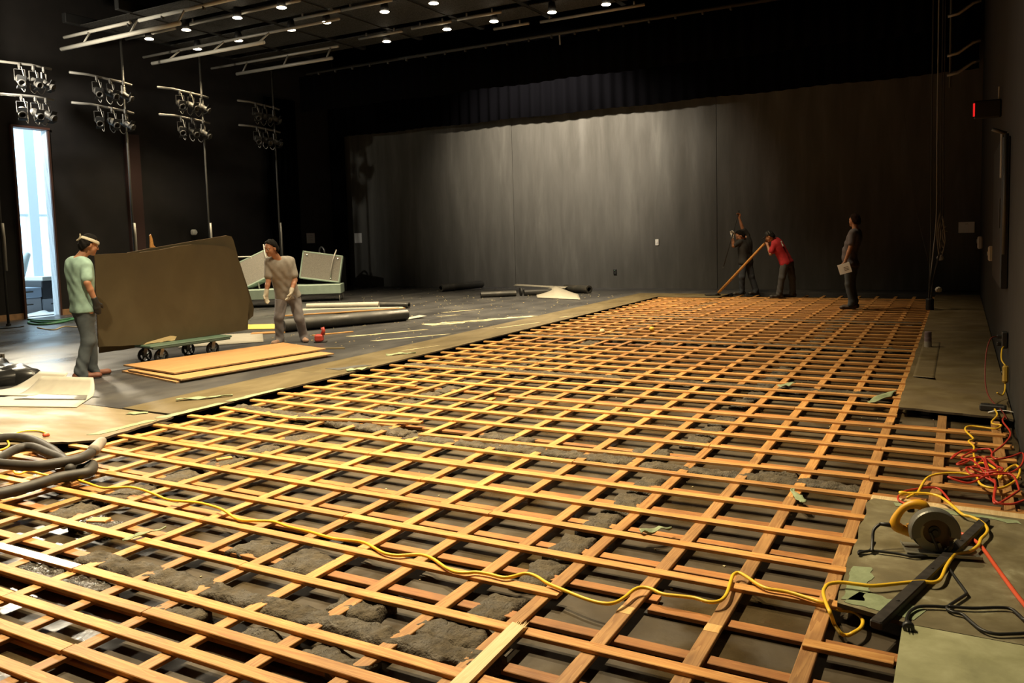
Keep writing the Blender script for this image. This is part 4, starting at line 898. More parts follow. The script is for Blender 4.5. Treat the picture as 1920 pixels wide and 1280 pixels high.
# white folded vinyl: a crossing tent shape
def tent(pts, tris, lab, m, name='vinyl_sheet'):
    mb = MB(); mb.add(pts, tris); o = mb.build(name, m); so = o.modifiers.new('s', 'SOLIDIFY'); so.thickness = .006
    return tag(o, lab, 'vinyl sheet', 'peeled vinyl flooring pieces')
drapesheet(lambda u, v: (lambda p: (p.x, p.y, ZF + .012 + .20 * (1 - abs(2 * u - 1.0)) ** 1.3 * (v ** .6)))(quad((-2.95, 13.35, 0), (-1.55, 12.95, 0), (-2.35, 14.6, 0), (-4.0, 15.3, 0), u, v)), 16, 12, .006, M_['vwhite'], 'white folded vinyl sheet near the back wall, pointed at both ends')
drapesheet(lambda u, v: (-4.85 + 1.9 * u, 15.55 - .5 * u + .35 * v, ZF + .16 + .03 * math.sin(math.pi * v) - .03 * u), 10, 5, .01, M_['vwhite'], 'white rolled lip of vinyl stretching left from the folded sheet')
roll((-3.1, 15.4), (-2.2, 15.0), .12, M_['vroll'], 'black curl of vinyl at the right of the white folded sheet', sq=.9)
# pale shavings and torn veneer strips on the black floor
SH = [((-2.55, 5.35), (-1.75, 6.65), .10, 'long pale torn strip on the floor in front of the black roll'), ((-1.75, 5.0), (-.98, 6.2), .09, 'long pale torn strip close to the left border'), ((-2.35, 7.3), (-.95, 9.3), .34, 'broad pale torn veneer patch near the left border'), ((-2.1, 7.5), (-1.35, 8.4), .06, 'dark-edged curl lying on the broad veneer patch'), ((-3.3, 9.4), (-2.8, 10.3), .07, 'thin pale sliver right of the vinyl pile'), ((-2.9, 8.6), (-2.6, 9.1), .05, 'small pale sliver between the vinyl pile and the border'), ((-.62, 7.1), (-.25, 8.2), .06, 'thin pale sliver lying on the left border'), ((-.55, 4.2), (-.32, 4.9), .03, 'narrow pale sliver on the left border near the plywood stack'), ((-.5, 2.55), (-.2, 3.05), .2, 'square grey tile scrap lying on the left border'), ((-.3, 9.05), (-.12, 9.4), .05, 'pale sliver at the inner edge of the left border')]
for k, (p0, p1, w, lab) in enumerate(SH):
    p0, p1 = Vector(p0), Vector(p1); d = (p1 - p0); nr = Vector((d.y, -d.x)).normalized() * w
    pts = ragged(p0, p1, w * .35, .09, 100 + k) + ragged(p1 + nr * .5, p0 + nr, w * .35, .09, 120 + k)
    ar = sum(pts[i][0] * pts[(i + 1) % len(pts)][1] - pts[(i + 1) % len(pts)][0] * pts[i][1] for i in range(len(pts)))
    if ar < 0: pts = pts[::-1]
    zb = ZF + .001 + (.005 if k == 3 else 0)
    o = MB().prism(pts, .004, c=(0, 0, zb)).build('veneer_strip', M_['vgrey'] if k in (3, 8) else M_['shav']) if 'shav' in M_ else None
    if o is None:
        M_['shav'] = blotchmat('pale_veneer', [(.3, (.40, .34, .18)), (.6, (.56, .50, .30)), (.8, (.66, .6, .42))], 5, (.7, .9), bump=.2)
        o = MB().prism(pts, .004, c=(0, 0, zb)).build('veneer_strip', M_['shav'])
    tag(o, lab, 'veneer strip', 'torn veneer strips on the floor')
# fine litter nobody could count
mb = MB(); rr = random.Random(5)
for q in range(420):
    x = rr.uniform(-5.5, -.95) if q < 330 else rr.uniform(-12, -5); y_ = rr.uniform(3.6, 15) if q < 330 else rr.uniform(8, 16.5)
    if -4.6 < x < -1.0 and y_ < 4.2: continue
    s = rr.uniform(.008, .035); a = rr.uniform(0, 3); mb.cur = 0 if rr.random() < .7 else 1
    mb.box((x, y_, ZF + .004), (s, s * rr.uniform(.3, 1), .006), Matrix.Rotation(a, 3, 'Z'))
o = mb.build('floor_litter', [M_['shav'], M_['plank']]); tag(o, 'scattered pale crumbs and chips over the black floor', 'litter', kind='stuff')
mb = MB()
for q in range(240):
    x = rr.uniform(.2, 6.1); y_ = rr.uniform(-3.2, 8); s = rr.uniform(.004, .014)
    mb.box((x, y_, -.0675), (s, s * rr.uniform(.4, 1), .006), Matrix.Rotation(rr.uniform(0, 3), 3, 'Z'))
o = mb.build('cell_litter', M_['shav']); tag(o, 'scattered pale specks on the wet slab between the joists', 'litter', kind='stuff')
# red nail gun on the floor
ng = empty('nail_gun', (-2.48, 4.62, ZF), 'red power tool standing on the floor right of the man in grey', 'tool', rz=R(30))
redm = mat('tool_red', (.42, .045, .03), .45)
MB().bbox((0, 0, .075), (.13, .15, .11), b=.02).build('body', redm, parent=ng)
MB().tube([(.06, 0, .13), (.075, 0, .19), (.06, 0, .245)], [.035, .03, .028], 12).build('handle', redm, parent=ng, smooth=True)
MB().bbox((-.068, 0, .08), (.012, .10, .06), b=.004).build('front_plate', M_['pipe'], parent=ng)
MB().bbox((.02, 0, .01), (.2, .12, .02), b=.005).build('foot', M_['black'], parent=ng)
# black rubbish bag
mb = MB(); nu, nv = 34, 18
def bag(u, v):
    w = u * 2 * math.pi; ph = v * math.pi / 2; r_ = math.cos(ph) ** .7
    p = Vector((math.cos(w) * r_ * .85, math.sin(w) * r_ * .55, math.sin(ph) * .24))
    n_ = noise.noise(Vector((p.x * 3, p.y * 3, p.z * 5 + 2))) + .6 * noise.noise(Vector((p.x * 8, p.y * 8, p.z * 9)))
    ext = .55 * max(0, math.cos(w - .35)) ** 8
    return (-4.35 + p.x * (1 + .18 * n_) + ext * r_ * .5, .28 + p.y * (1 + .2 * n_), ZF + .002 + max(0, p.z * (1 + .5 * n_)))
mb.grid(nu, nv, bag); o = mb.build('rubbish_bag', mat('black_plastic_film', (.018, .018, .018), .28), smooth=True); tag(o, 'crumpled black rubbish bag on the floor at the left edge', 'bag')
bxx = MB(); bxx.box((-4.95, .75, .16), (.95, .03, .26)); bxx.box((-4.95, .55, .27), (.9, .4, .02)); o = bxx.build('open_carton', mat('dark_carton', (.09, .075, .055), .7, var=.3)); tag(o, 'dark open carton partly inside the black bag', 'carton')

# ------------------------------------------------------------------ folding platform units at the back left
mint = mat('mint_green_metal', (.30, .38, .32), .45, var=.08); mesh_ = blotchmat('grey_tread_mesh', [(.3, (.16, .145, .125)), (.7, (.26, .24, .21))], 60, (.4, .6), bump=.4, detail=2, distortion=0)
def unit(x, y_, yaw, lean, lab, roll=0.0):
    t = empty('folding_platform', (x, y_, ZF), lab, 'folding platform', 'folding platform units behind the men', rz=yaw)
    MB().bbox((0, 0, .33), (1.25, .75, .25), b=.012).build('base_box', mint, parent=t)
    for sx in (-.58, .58):
        for sy in (-.33, .33): MB().tube([(sx, sy, 0), (sx, sy, .21)], .014, 8).build('leg', M_['pipe'], parent=t, smooth=True)
    Ml = Matrix.Rotation(lean, 3, 'X') @ Matrix.Identity(3)
    rot_ = Matrix.Rotation(roll, 3, 'Y') @ Matrix.Rotation(lean, 3, 'X'); up_ = abs(math.sin(roll)) * .5
    def P(u, v, w=0): return rot_ @ Vector((u, w, v)) + Vector((0, .05, .47 + up_))
    fr = MB()
    for (u, v, su, sv) in ((0, .02, 1.1, .04), (0, .74, 1.1, .04), (-.53, .38, .04, .76), (.53, .38, .04, .76)): fr.bbox(P(u, v, .05), (su, .2, sv), rot_, b=.008)
    fr.build('lid_frame', mint, parent=t)
    ld = MB(); ld.bbox(P(0, .38, -.03), (1.02, .03, .70), rot_, b=.004); lid = ld.build('lid_panel', mesh_, parent=t)
    bo = MB()
    for (u, v) in ((-.42, .66), (.42, .66), (.3, .1)): bo.lathe([(0, 0), (.03, 0), (.025, .015), (0, .018)], c=P(u, v, -.045), M=rot_ @ Matrix.Rotation(R(90), 3, 'X'), n=12)
    bo.build('chrome_cap', mat('chrome_cap', (.7, .7, .66), .25, .9), parent=lid, smooth=True)
    cb = MB(); cb.tube([P(.35, .9, -.05), P(.3, .6, -.09), P(.28, .35, -.07), P(.3, .12, -.06)], .018, 8); cb.build('gas_strut', M_['pipe'], parent=t, smooth=True)
    return t
unit(-8.75, 11.6, R(33), R(-9), 'right mint green folding platform with a grey lid raised upright', R(9))
u1 = unit(-8.95, 9.75, R(33), R(-24), 'left mint green folding platform half hidden by the olive board', R(-24))
hr = MB(); hr.tube([(-1.05, .25, 1.05), (-1.05, .32, 1.28), (-.35, .32, 1.28), (-.22, .22, .95), (-.1, .0, .47)], .02, 8); hr.build('handrail', M_['pipe'], parent=u1, smooth=True)
# black equipment case in the corner
cs = empty('equipment_case', (-11.3, 14.9, ZF), 'black equipment case in the back left corner', 'case', rz=R(-20))
MB().bbox((0, 0, .55), (1.0, .7, 1.1), b=.02).build('body', M_['black'], parent=cs); MB().bbox((0, -.36, .95), (.3, .02, .04), b=.004).build('handle', M_['steel'], parent=cs)
o = MB().tube(smooth_path([(-11.5, 14.75, 1.125), (-11.5, 14.72, 1.36), (-11.38, 14.7, 1.45), (-11.28, 14.7, 1.34), (-11.3, 14.72, 1.125)], 5), .03, 8).build('gooseneck_lamp', M_['steel'], smooth=True); tag(o, 'shiny bent metal fitting on the black equipment case', 'fitting')
# lobby furniture seen through the doorway
bl_ = mat('blue_grey_case', (.32, .40, .52), .5); gy = mat('grey_case', (.34, .36, .40), .6)
for (x, y_, z, sx, sy, sz, m, lab) in ((-14.65, 6.8, .0, .9, .74, .40, gy, 'grey case at the bottom left of the stack outside the doorway'), (-14.6, 6.8, .41, .85, .76, .26, bl_, 'blue-grey case on top of the stack outside the doorway'), (-14.65, 7.55, .0, .9, .70, .36, gy, 'pale grey case right of the stack outside the doorway'), (-14.6, 7.55, .37, .8, .68, .46, mat('dark_speaker', (.03, .03, .035), .6), 'dark box standing on the pale grey case in the lobby')):
    o = MB().bbox((0, 0, sz / 2), (sx, sy, sz), b=.02).build('storage_case', m); o.location = (x, y_, z); tag(o, lab, 'case', 'cases stacked in the lobby'); MB().bbox((sx / 2 + .008, 0, sz * .6), (.016, sy * .4, .03), b=.004).build('handle', M_['pipe_d'], parent=o)
    if 'dark box' in lab: MB().bbox((0, 0, sz + .05), (.82, .64, .1), b=.01).build('lid', M_['white'], parent=o)
def crumple(u, v):
    return (-14.05 + .8 * u, 6.2 + 1.3 * v, .02 + .1 * max(0, noise.noise(Vector((u * 5, v * 5, 3))) + .3) * math.sin(math.pi * u) * math.sin(math.pi * v))
mb = MB(); mb.grid(20, 24, crumple); o = mb.build('plastic_sheet', M_['paper'], smooth=True); so = o.modifiers.new('s', 'SOLIDIFY'); so.thickness = .004; tag(o, 'crumpled white plastic sheet on the lobby floor', 'plastic sheet')
lp = MB(); lp.tube(smooth_path([(-15.6, 7.0, .3), (-15.6, 7.35, .9), (-15.6, 7.6, 1.3), (-15.6, 7.75, 1.55)], 5), [.25, .24, .23, .22, .2, .2, .2, .18, .16, .14, .12, .10, .09, .08, .07, .05], 14); o = lp.build('covered_stand', mat('pale_cover', (.55, .62, .60), .7), smooth=True); tag(o, 'pale covered stand in the lobby behind the cases', 'stand')
# ------------------------------------------------------------------ overhead grid, pipes, drapes, lamps
meshm = blotchmat('expanded_mesh', [(.45, (.008, .0075, .007)), (.55, (.055, .052, .046))], 55, (.6, .8), bump=.2, detail=1, distortion=0)
GP = 'mesh panels of the overhead grid'
k = 0
for yi, (ya, yb) in enumerate(((6.95, 8.0), (8.2, 9.2), (9.45, 11.2), (11.5, 12.45))):
    for xi in range(7):
        xa = -11.6 + xi * 1.9
        if xa > .2: continue
        k += 1
        o = MB().box((0, 0, 0), (1.78, yb - ya - .06, .02)).build('overhead_mesh', meshm); o.location = (xa + .95, (ya + yb) / 2, 6.86)
        tag(o, 'dark mesh panel overhead, %s from the left in the %s bay from the front' % (ORD[xi + 1], ORD[yi + 1]), 'overhead mesh', GP)
for q, x in enumerate([-11.65 + 1.9 * i for i in range(8)]):
    o = MB().bbox((0, 0, 0), (.14, 6.2, .22), b=.01).build('grid_beam', M_['black']); o.location = (x, 9.75, 6.98)
    tag(o, 'black overhead beam between mesh panels, %s from the left' % ORD[q + 1], 'beam', 'black beams of the overhead grid')
def pipe(x0, x1, y_, z, r, lab, grp, m='pipe', name='grid_pipe', rods=None, ztop=None, clamps=None):
    o = MB().tube([(x0 - (x0 + x1) / 2, 0, 0), ((x1 - x0) / 2, 0, 0)], r, 10).build(name, M_[m], smooth=True); o.location = ((x0 + x1) / 2, y_, z)
    tag(o, lab, 'pipe', grp)
    if rods:
        for x in rods:
            MB().tube([(x - (x0 + x1) / 2, 0, 0), (x - (x0 + x1) / 2, (ztop[1] - y_), ztop[0] - z)], .022, 8).build('hanger_rod', M_[m], parent=o, smooth=True)
    if clamps:
        for x in clamps:
            MB().bbox((x - (x0 + x1) / 2, 0, -.03), (.05, .07, .12), b=.01).build('clamp', M_['pipe_d'], parent=o)
    return o
G_ = 'pipes under the overhead grid'
M_['pipe_lit'] = mat('lamplit_grey_batten', (.82, .79, .70), .5, .0)  # paler copy of the grey pipe: lamplight put into its colour
pipe(-12.04, -9.65, 6.89, 6.63, .04, 'left length of the frontmost upper pipe', G_, 'pipe_lit', clamps=[-11.1, -9.7])
pipe(-9.37, -6.3, 6.91, 6.63, .04, 'right length of the frontmost upper pipe, leaving the frame', G_, 'pipe_lit', clamps=[-8.6, -7.3])
pipe(-11.87, -7.8, 6.69, 6.30, .05, 'bright frontmost hung pipe at the upper left', G_, 'pipe_lit', rods=[-11.07, -9.43, -7.88], ztop=(6.63, 6.9))
pipe(-11.56, -7.64, 8.9, 6.30, .045, 'second hung pipe, behind the frontmost one', G_, 'pipe_lit', rods=[-10.96, -9.37, -7.84], ztop=(6.63, 9.3))
pipe(-10.91, -7.49, 11.09, 6.30, .045, 'third hung pipe, farthest of the three', G_, 'pipe', rods=[-10.7, -9.18, -7.7], ztop=(6.63, 11.3))
pipe(-12.4, -5.69, 9.3, 6.63, .035, 'long upper pipe above the second hung pipe', G_, 'pipe')
pipe(-12.12, -7.45, 11.3, 6.63, .035, 'upper pipe above the third hung pipe', G_, 'pipe')
for q, (x0, x1, y_, z) in enumerate([(-11.47, -9.66, 8.11, 6.75), (-9.26, -5.71, 8.07, 6.75), (-6.88, -5.52, 9.13, 6.75), (-5.49, -4.1, 9.14, 6.75), (-6.86, -5.49, 11.4, 6.75), (-5.17, -4.02, 11.34, 6.75), (-3.81, -2.62, 11.29, 6.75), (-3.55, -2.57, 12.55, 6.75), (-2.3, 0.33, 12.62, 6.75)]):
    pipe(x0, x1, y_, z, .035, ['upper pipe between the first two hung pipes, left length', 'upper pipe between the first two hung pipes, right length', 'short pipe right of the second hung pipe', 'short pipe two bays right of the second hung pipe', 'short pipe right of the third hung pipe', 'short pipe between the fifth and sixth beams, rear row', 'short pipe near the right end of the rear row', 'short rearmost pipe above the back wall centre', 'long rearmost pipe above the back wall at right'][q], 'short pipes at the mesh panels', 'pipe', rods=[x0 + .25, x1 - .25], ztop=(6.86, y_))
o = pipe(-10.08, 3.5, 12.94, 6.5, .04, 'long track pipe with small clamps carrying the black border drape', G_, 'pipe_d', clamps=[-9.6 + .62 * i for i in range(20)])
MB().tube([(1.35, -.02, -.05), (1.36, -.02, -.28)], .02, 6).build('loose_tie', M_['pipe'], parent=o)
# borders: pleated black drapes
def drape(x0, x1, y_, z0, z1, lab, amp=.05, wl=.35, ax='x', m='drape'):
    n = int((x1 - x0) / wl * 8)
    mb = MB(); mb.grid(n, 3, lambda u, v: ((x0 + (x1 - x0) * u, y_ + amp * math.sin(u * (x1 - x0) / wl * 6.283 + .6 * math.sin(u * 9)), z0 + (z1 - z0) * v + (.015 * math.sin(u * 40) if v == 0 else 0)) if ax == 'x' else (y_ + amp * math.sin(u * (x1 - x0) / wl * 6.283), x0 + (x1 - x0) * u, z0 + (z1 - z0) * v)))
    o = mb.build('stage_drape', M_[m], smooth=True); so = o.modifiers.new('s', 'SOLIDIFY'); so.thickness = .012
    return tag(o, lab, 'drape', 'black stage drapes')
drape(-10.4, 6.9, 12.98, 5.42, 6.44, 'black border drape hanging from the long track pipe')
M_['drape2'] = mat('blue_black_velour', (.002, .002, .003), .95, spec=.03)
drape(-12.2, 6.95, 16.55, 5.16, 8.4, 'deep black border drape hiding the top of the back wall', m='drape2')
drape(-12.66, -12.0, 16.75, .03, 6.2, 'black leg drape at the left end of the back wall', .06, .22)
drape(13.6, 15.0, -12.5, .03, 6.2, 'black leg drape on the left wall behind the rearmost pipe stand', .06, .25, 'y')
# down lights in the grid
lens = emis('lit_lens', (1.0, .86, .62), 14)
DL = [(-10.58, 8.09), (-9.19, 8.02), (-7.45, 7.95), (-6.09, 7.91), (-10.51, 9.45), (-9.01, 9.42), (-7.25, 9.4), (-6.13, 9.36), (-4.51, 9.41), (-3.26, 9.48), (-6.14, 11.61), (-4.23, 11.47), (-2.94, 11.49), (-1.48, 11.57), (-0.22, 11.68)]
dl0 = None
for q, (x, y_) in enumerate(DL):
    if dl0 is None:
        t = dl0 = empty('downlight', (x, y_, 6.64), '', 'ceiling light', 'round lit house lights')
        MB().lathe([(.055, .0), (.086, -.02), (.09, -.02), (.09, .10), (.07, .2), (.055, .2), (.05, .01)], n=20).build('can', M_['black'], parent=t, smooth=True)
        MB().lathe([(0, .008), (.085, -.004), (.105, -.016), (.095, -.026), (0, -.036)], n=18).build('lens', lens, parent=t, smooth=True)
    else:
        t = copy_thing(dl0); t.location = (x, y_, 6.64)
    row = 'front' if q < 4 else ('middle' if q < 10 else 'rear')
    t['label'] = 'round lit house light overhead, %s from the left in the %s row' % (ORD[(q if q < 4 else (q - 4 if q < 10 else q - 10)) + 1], row)

# pipe stands along the left wall with cross arms and lamps
def lamp_proto():
    t = empty('stage_light', (0, 0, 0), '', 'stage light', 'stage lights on the pipe stands')
    b = MB(); b.lathe([(0, -.16), (.05, -.16), (.075, -.12), (.085, -.02), (.085, .02), (.07, .04), (.07, .20), (.08, .205), (.08, .22), (.06, .22), (.055, .08)], c=(0, 0, -.30), M=Matrix.Rotation(R(118), 3, 'Y'), n=16)
    b.build('can', M_['fix'], parent=t, smooth=True)
    yk = MB()
    for s_ in (-1, 1): yk.box((0, s_ * .10, -.20), (.03, .006, .24))
    yk.box((0, 0, -.085), (.03, .206, .008)); yk.lathe([(.014, -.085), (.014, 0)], n=8); yk.build('yoke', M_['fix'], parent=t)
    MB().bbox((0, 0, .0), (.05, .05, .11), b=.01).build('clamp', M_['fix'], parent=t)
    bd = MB(); bd.box((.17, .0, -.30), (.006, .17, .13), Matrix.Rotation(R(30), 3, 'Y')); bd.box((.12, 0, -.47), (.13, .17, .006), Matrix.Rotation(R(-20), 3, 'Y')); bd.build('barn_door', M_['black'], parent=t)
    cb = MB(); cb.tube(smooth_path([(-.12, .02, -.25), (-.2, .05, -.42), (-.12, .1, -.52), (.0, .09, -.3), (.0, .04, -.02)], 5), .008, 6); cb.build('lamp_cable', M_['pipe'], parent=t, smooth=True)
    return t
M_['fix'] = mat('lamp_housing', (.075, .07, .062), .5, .2, var=.2)
lp0 = None; sname = ['nearest', 'second', 'third', 'rearmost']
for si, y_ in enumerate((4.5, 7.62, 9.92, 12.5)):
    st = empty('pipe_stand', (-11, y_, ZF), '%s tall pipe stand along the left wall, with cross arms' % sname[si], 'pipe stand', 'pipe stands along the left wall')
    pl = MB(); pl.tube([(0, 0, .02), (0, 0, 6.6)], .026, 10); pl.build('pole', M_['pipe_d'], parent=st, smooth=True)
    MB().lathe([(0, 0), (.28, 0), (.28, .02), (.05, .035), (.05, .08), (0, .08)], n=20).build('base_plate', M_['black'], parent=st)
    MB().tube([(.02, .03, 1.2), (.03, .03, 1.9), (.028, .02, 2.2)], .03, 8).build('cable_wrap', M_['pipe'], parent=st, smooth=True)
    for z in (4.88, 5.55):
        sg = -1 if si == 0 else 1
        a = MB(); a.tube([(0, -1.35 * sg, z + .03), (0, -.9 * sg, z + .05), (0, .0, z), (0, .22 * sg, z - .03)], .028, 10); a.build('cross_arm', M_['arm'], parent=st, smooth=True)
    for zi, z in enumerate((4.88, 5.55)):
        for fi, dy in enumerate((-.72, -.38, .02) if si else (.62, .92, 1.2)):
            if lp0 is None: t = lp0 = lamp_proto()
            else: t = copy_thing(lp0)
            t.location = (-10.97, y_ + dy - (.05 if fi == 2 else 0), z + ZF - .01); t.rotation_euler = (0, 0, R(-30 + 25 * fi + 10 * zi))
            t['label'] = 'stage light on the %s arm of the %s pipe stand, %s on that arm' % (['lower', 'upper'][zi], sname[si], ['leftmost', 'middle one', 'rightmost'][fi])
# hanging cables and bars at the right
CAB = 'cables hanging at the far right'
for q, (x, dy) in enumerate(((6.13, 0), (6.22, .05), (6.29, .02), (6.33, .08))):
    pts = [(x, 12.08 + dy, 6.6), (x - .0, 12.08 + dy, 3.5), (x + .01, 12.08 + dy, 1.9), (x + [.01, -.03, .02, -.04][q], 12.08 + dy, 1.2), (x - [.0, .08, .1, .14][q], 12.06 + dy, .6), (x - [.03, .12, .14, .2][q] + .02, 12.05 + dy, .22)]
    o = MB().tube(smooth_path(pts, 6), [.012, .011, .010, .010][q], 7).build('hanging_cable', M_['pipe_d'] if q != 1 else M_['pipe'], smooth=True)
    tag(o, '%s thin cable hanging to the floor at the far right' % ['leftmost', 'second', 'third', 'rightmost'][q], 'cable', CAB)
o = MB().lathe([(0, 0), (.07, 0), (.07, .2), (.06, .22), (0, .22)], n=14).build('stage_weight', M_['black']); o.location = (6.14, 12.0, .021); tag(o, 'black weight at the foot of the hanging cables', 'weight')
mb = MB()
for q in range(5): mb.tube(smooth_path([(6.3 + .03 * q, 12.15, 1.9 - .1 * q), (6.24 + .03 * q, 12.13, 1.5), (6.3 + .02 * q, 12.16, 1.0 + .1 * q), (6.38, 12.14, 1.35), (6.33, 12.15, 1.8)], 5), .010, 6)
tag(mb.build('coiled_cable', M_['pipe'], smooth=True), 'tangle of grey cable tied to the hanging cables at waist height', 'cable', CAB)
for q, (z, xx) in enumerate(((.95, 6.3), (.34, 6.28))):
    o = MB().lathe([(0, 0), (.05, .01), (.06, .06), (.04, .1), (0, .11)], n=12).build('cable_connector', M_['white'], smooth=True); o.location = (xx, 12.2, z); tag(o, ['small pale connector on the hanging cables at hip height', 'small pale connector on the hanging cables near the floor'][q], 'connector', CAB)
sp = empty('light_ladder', (6.42, 12.3, 4.2), 'hanging ladder of short pipes at the upper right', 'light ladder')
MB().tube([(0, 0, 0), (0, 0, 4.4)], .02, 8).build('upright', M_['pipe_d'], parent=sp, smooth=True)
for z in (.22, .58, 1.3): MB().tube([(-.05, -.05, z), (.12, -.02, z + .03), (.36, .05, z + .2), (.48, .1, z + .24)], .028, 8).build('rung', M_['pipe'], parent=sp, smooth=True)
st = MB(); st.tube(smooth_path([(5.55, 14.2, 4.0), (5.72, 14.2, 2.4), (5.85, 14.2, 1.7), (6.1, 14.1, .6)], 6), .006, 6)
tag(st.build('thin_cord', M_['pipe_d'], smooth=True), 'thin dangling cord left of the hanging cables', 'cord', CAB)
# ------------------------------------------------------------------ people (distance fields meshed with surface nets)
class Field:
    def __init__(self, h): self.h = h; self.pr = []; self.cuts = []; self.subs = []
    def cone(self, a, b, ra, rb=None, k=.03): self.pr.append(('c', np.array(a, float), np.array(b, float), ra, ra if rb is None else rb, k)); return self
    def ell(self, c, r, Mx=None, k=.02): self.pr.append(('e', np.array(c, float), np.array(r, float), np.eye(3) if Mx is None else np.array(Mx, float), 0, k)); return self
    def cut(self, p, n): self.cuts.append((np.array(p, float), np.array(n, float))); return self   # keeps the side against n
    def sub(self, c, r): self.subs.append((np.array(c, float), r)); return self
    def mesh(self, name, m, parent, off=0.0, wob=0.0, smooth=True, wf=26):
        h = self.h; lo = np.full(3, 1e9); hi = -lo
        for q in self.pr:
            if q[0] == 'c': rr = max(q[3], q[4]); lo = np.minimum(lo, np.minimum(q[1], q[2]) - rr); hi = np.maximum(hi, np.maximum(q[1], q[2]) + rr)
            else: rr = q[2].max(); lo = np.minimum(lo, q[1] - rr); hi = np.maximum(hi, q[1] + rr)
        pad = abs(off) + wob + .03; lo -= pad; hi += pad
        n = np.ceil((hi - lo) / h).astype(int) + 1
        D = np.full(n, .3, np.float32)
        ax = [lo[i] + h * np.arange(n[i]) for i in range(3)]
        for q in self.pr:
            mg = q[5] + off + .05
            if q[0] == 'c': rr = max(q[3], q[4]); a = np.minimum(q[1], q[2]) - rr - mg; b = np.maximum(q[1], q[2]) + rr + mg
            else: rr = q[2].max(); a = q[1] - rr - mg; b = q[1] + rr + mg
            i0 = np.maximum(((a - lo) / h).astype(int), 0); i1 = np.minimum(((b - lo) / h).astype(int) + 2, n)
            sl = tuple(slice(i0[i], i1[i]) for i in range(3))
            X = ax[0][sl[0]][:, None, None]; Y = ax[1][sl[1]][None, :, None]; Z = ax[2][sl[2]][None, None, :]
            if q[0] == 'c':
                ba = q[2] - q[1]; L2 = max(ba @ ba, 1e-9)
                t = np.clip(((X - q[1][0]) * ba[0] + (Y - q[1][1]) * ba[1] + (Z - q[1][2]) * ba[2]) / L2, 0, 1)
                d = np.sqrt((X - q[1][0] - t * ba[0]) ** 2 + (Y - q[1][1] - t * ba[1]) ** 2 + (Z - q[1][2] - t * ba[2]) ** 2) - (q[3] + (q[4] - q[3]) * t)
            else:
                Mx = q[3]; P = (X - q[1][0], Y - q[1][1], Z - q[1][2])
                loc = [P[0] * Mx[i][0] + P[1] * Mx[i][1] + P[2] * Mx[i][2] for i in range(3)]
                k0 = np.sqrt(sum((loc[i] / q[2][i]) ** 2 for i in range(3))); k1 = np.sqrt(sum((loc[i] / q[2][i] ** 2) ** 2 for i in range(3))) + 1e-6
                d = k0 * (k0 - 1) / k1
            o = D[sl]; k = q[5]
            hh = np.maximum(k - np.abs(o - d), 0) / k
            D[sl] = np.minimum(o, d) - hh * hh * k * .25
        X = ax[0][:, None, None]; Y = ax[1][None, :, None]; Z = ax[2][None, None, :]
        if off: D -= off
        if wob: D += wob * (.7 * np.sin(wf * (X + .6 * Y) + 3 * np.sin(5 * Z + 3 * X)) * np.sin(.35 * wf * Z + 4 * np.sin(5 * X + 4 * Y)) + .5 * np.sin(wf * (.9 * Z + 1.1 * X - .7 * Y) + 3 * np.sin(9 * X + 6 * Z)))
        for c, r_ in self.subs:
            D = np.maximum(D, r_ - np.sqrt((X - c[0]) ** 2 + (Y - c[1]) ** 2 + (Z - c[2]) ** 2))
        for p_, n_ in self.cuts:
            D = np.maximum(D, (X - p_[0]) * n_[0] + (Y - p_[1]) * n_[1] + (Z - p_[2]) * n_[2])
        # surface nets
        S0 = D < 0
        cn = [(i, j, k) for i in (0, 1) for j in (0, 1) for k in (0, 1)]
        V = [S0[i:n[0] - 1 + i, j:n[1] - 1 + j, k:n[2] - 1 + k] for i, j, k in cn]
        sm = sum(v.astype(np.int8) for v in V); msk = (sm > 0) & (sm < 8)
        idx = np.argwhere(msk); ids = np.full(msk.shape, -1, np.int64); ids[msk] = np.arange(len(idx))
        val = np.stack([D[idx[:, 0] + i, idx[:, 1] + j, idx[:, 2] + k] for i, j, k in cn], 1)
        pos = np.zeros((len(idx), 3)); cnt = np.zeros(len(idx))
        for a in range(8):
            for b in range(a + 1, 8):
                if sum(x != y for x, y in zip(cn[a], cn[b])) != 1: continue
                s_ = (val[:, a] < 0) != (val[:, b] < 0)
                t = np.where(s_, val[:, a] / np.where(s_, val[:, a] - val[:, b], 1), 0)
                ca, cb = np.array(cn[a], float), np.array(cn[b], float)
                pos += np.where(s_[:, None], ca + t[:, None] * (cb - ca), 0); cnt += s_
        pos = (idx + pos / cnt[:, None]) * h + lo
        F = []
        for axi in range(3):
            b, c = [(1, 2), (2, 0), (0, 1)][axi]
            A0 = [slice(1, -1)] * 3; A0[axi] = slice(0, -1); A1 = [slice(1, -1)] * 3; A1[axi] = slice(1, None)
            s0 = S0[tuple(A0)]; s1 = S0[tuple(A1)]; e = np.argwhere(s0 != s1)
            if not len(e): continue
            st = s0[e[:, 0], e[:, 1], e[:, 2]]
            g = e + 1; g[:, axi] -= 1
            def cid(db, dc):
                w = g.copy(); w[:, b] += db; w[:, c] += dc; return ids[w[:, 0], w[:, 1], w[:, 2]]
            q4 = np.stack([cid(-1, -1), cid(0, -1), cid(0, 0), cid(-1, 0)], 1)
            q4[~st] = q4[~st][:, ::-1]; F.append(q4)
        F = np.concatenate(F); F = F[(F >= 0).all(1)]
        me = bpy.data.meshes.new(name); me.vertices.add(len(pos)); me.vertices.foreach_set('co', pos.astype(np.float32).ravel())
        me.loops.add(F.size); me.loops.foreach_set('vertex_index', F.astype(np.int32).ravel()); me.polygons.add(len(F))
        me.polygons.foreach_set('loop_start', (np.arange(len(F)) * 4).astype(np.int32)); me.polygons.foreach_set('loop_total', np.full(len(F), 4, np.int32))
        me.update(calc_edges=True); me.validate(); me.materials.append(m)
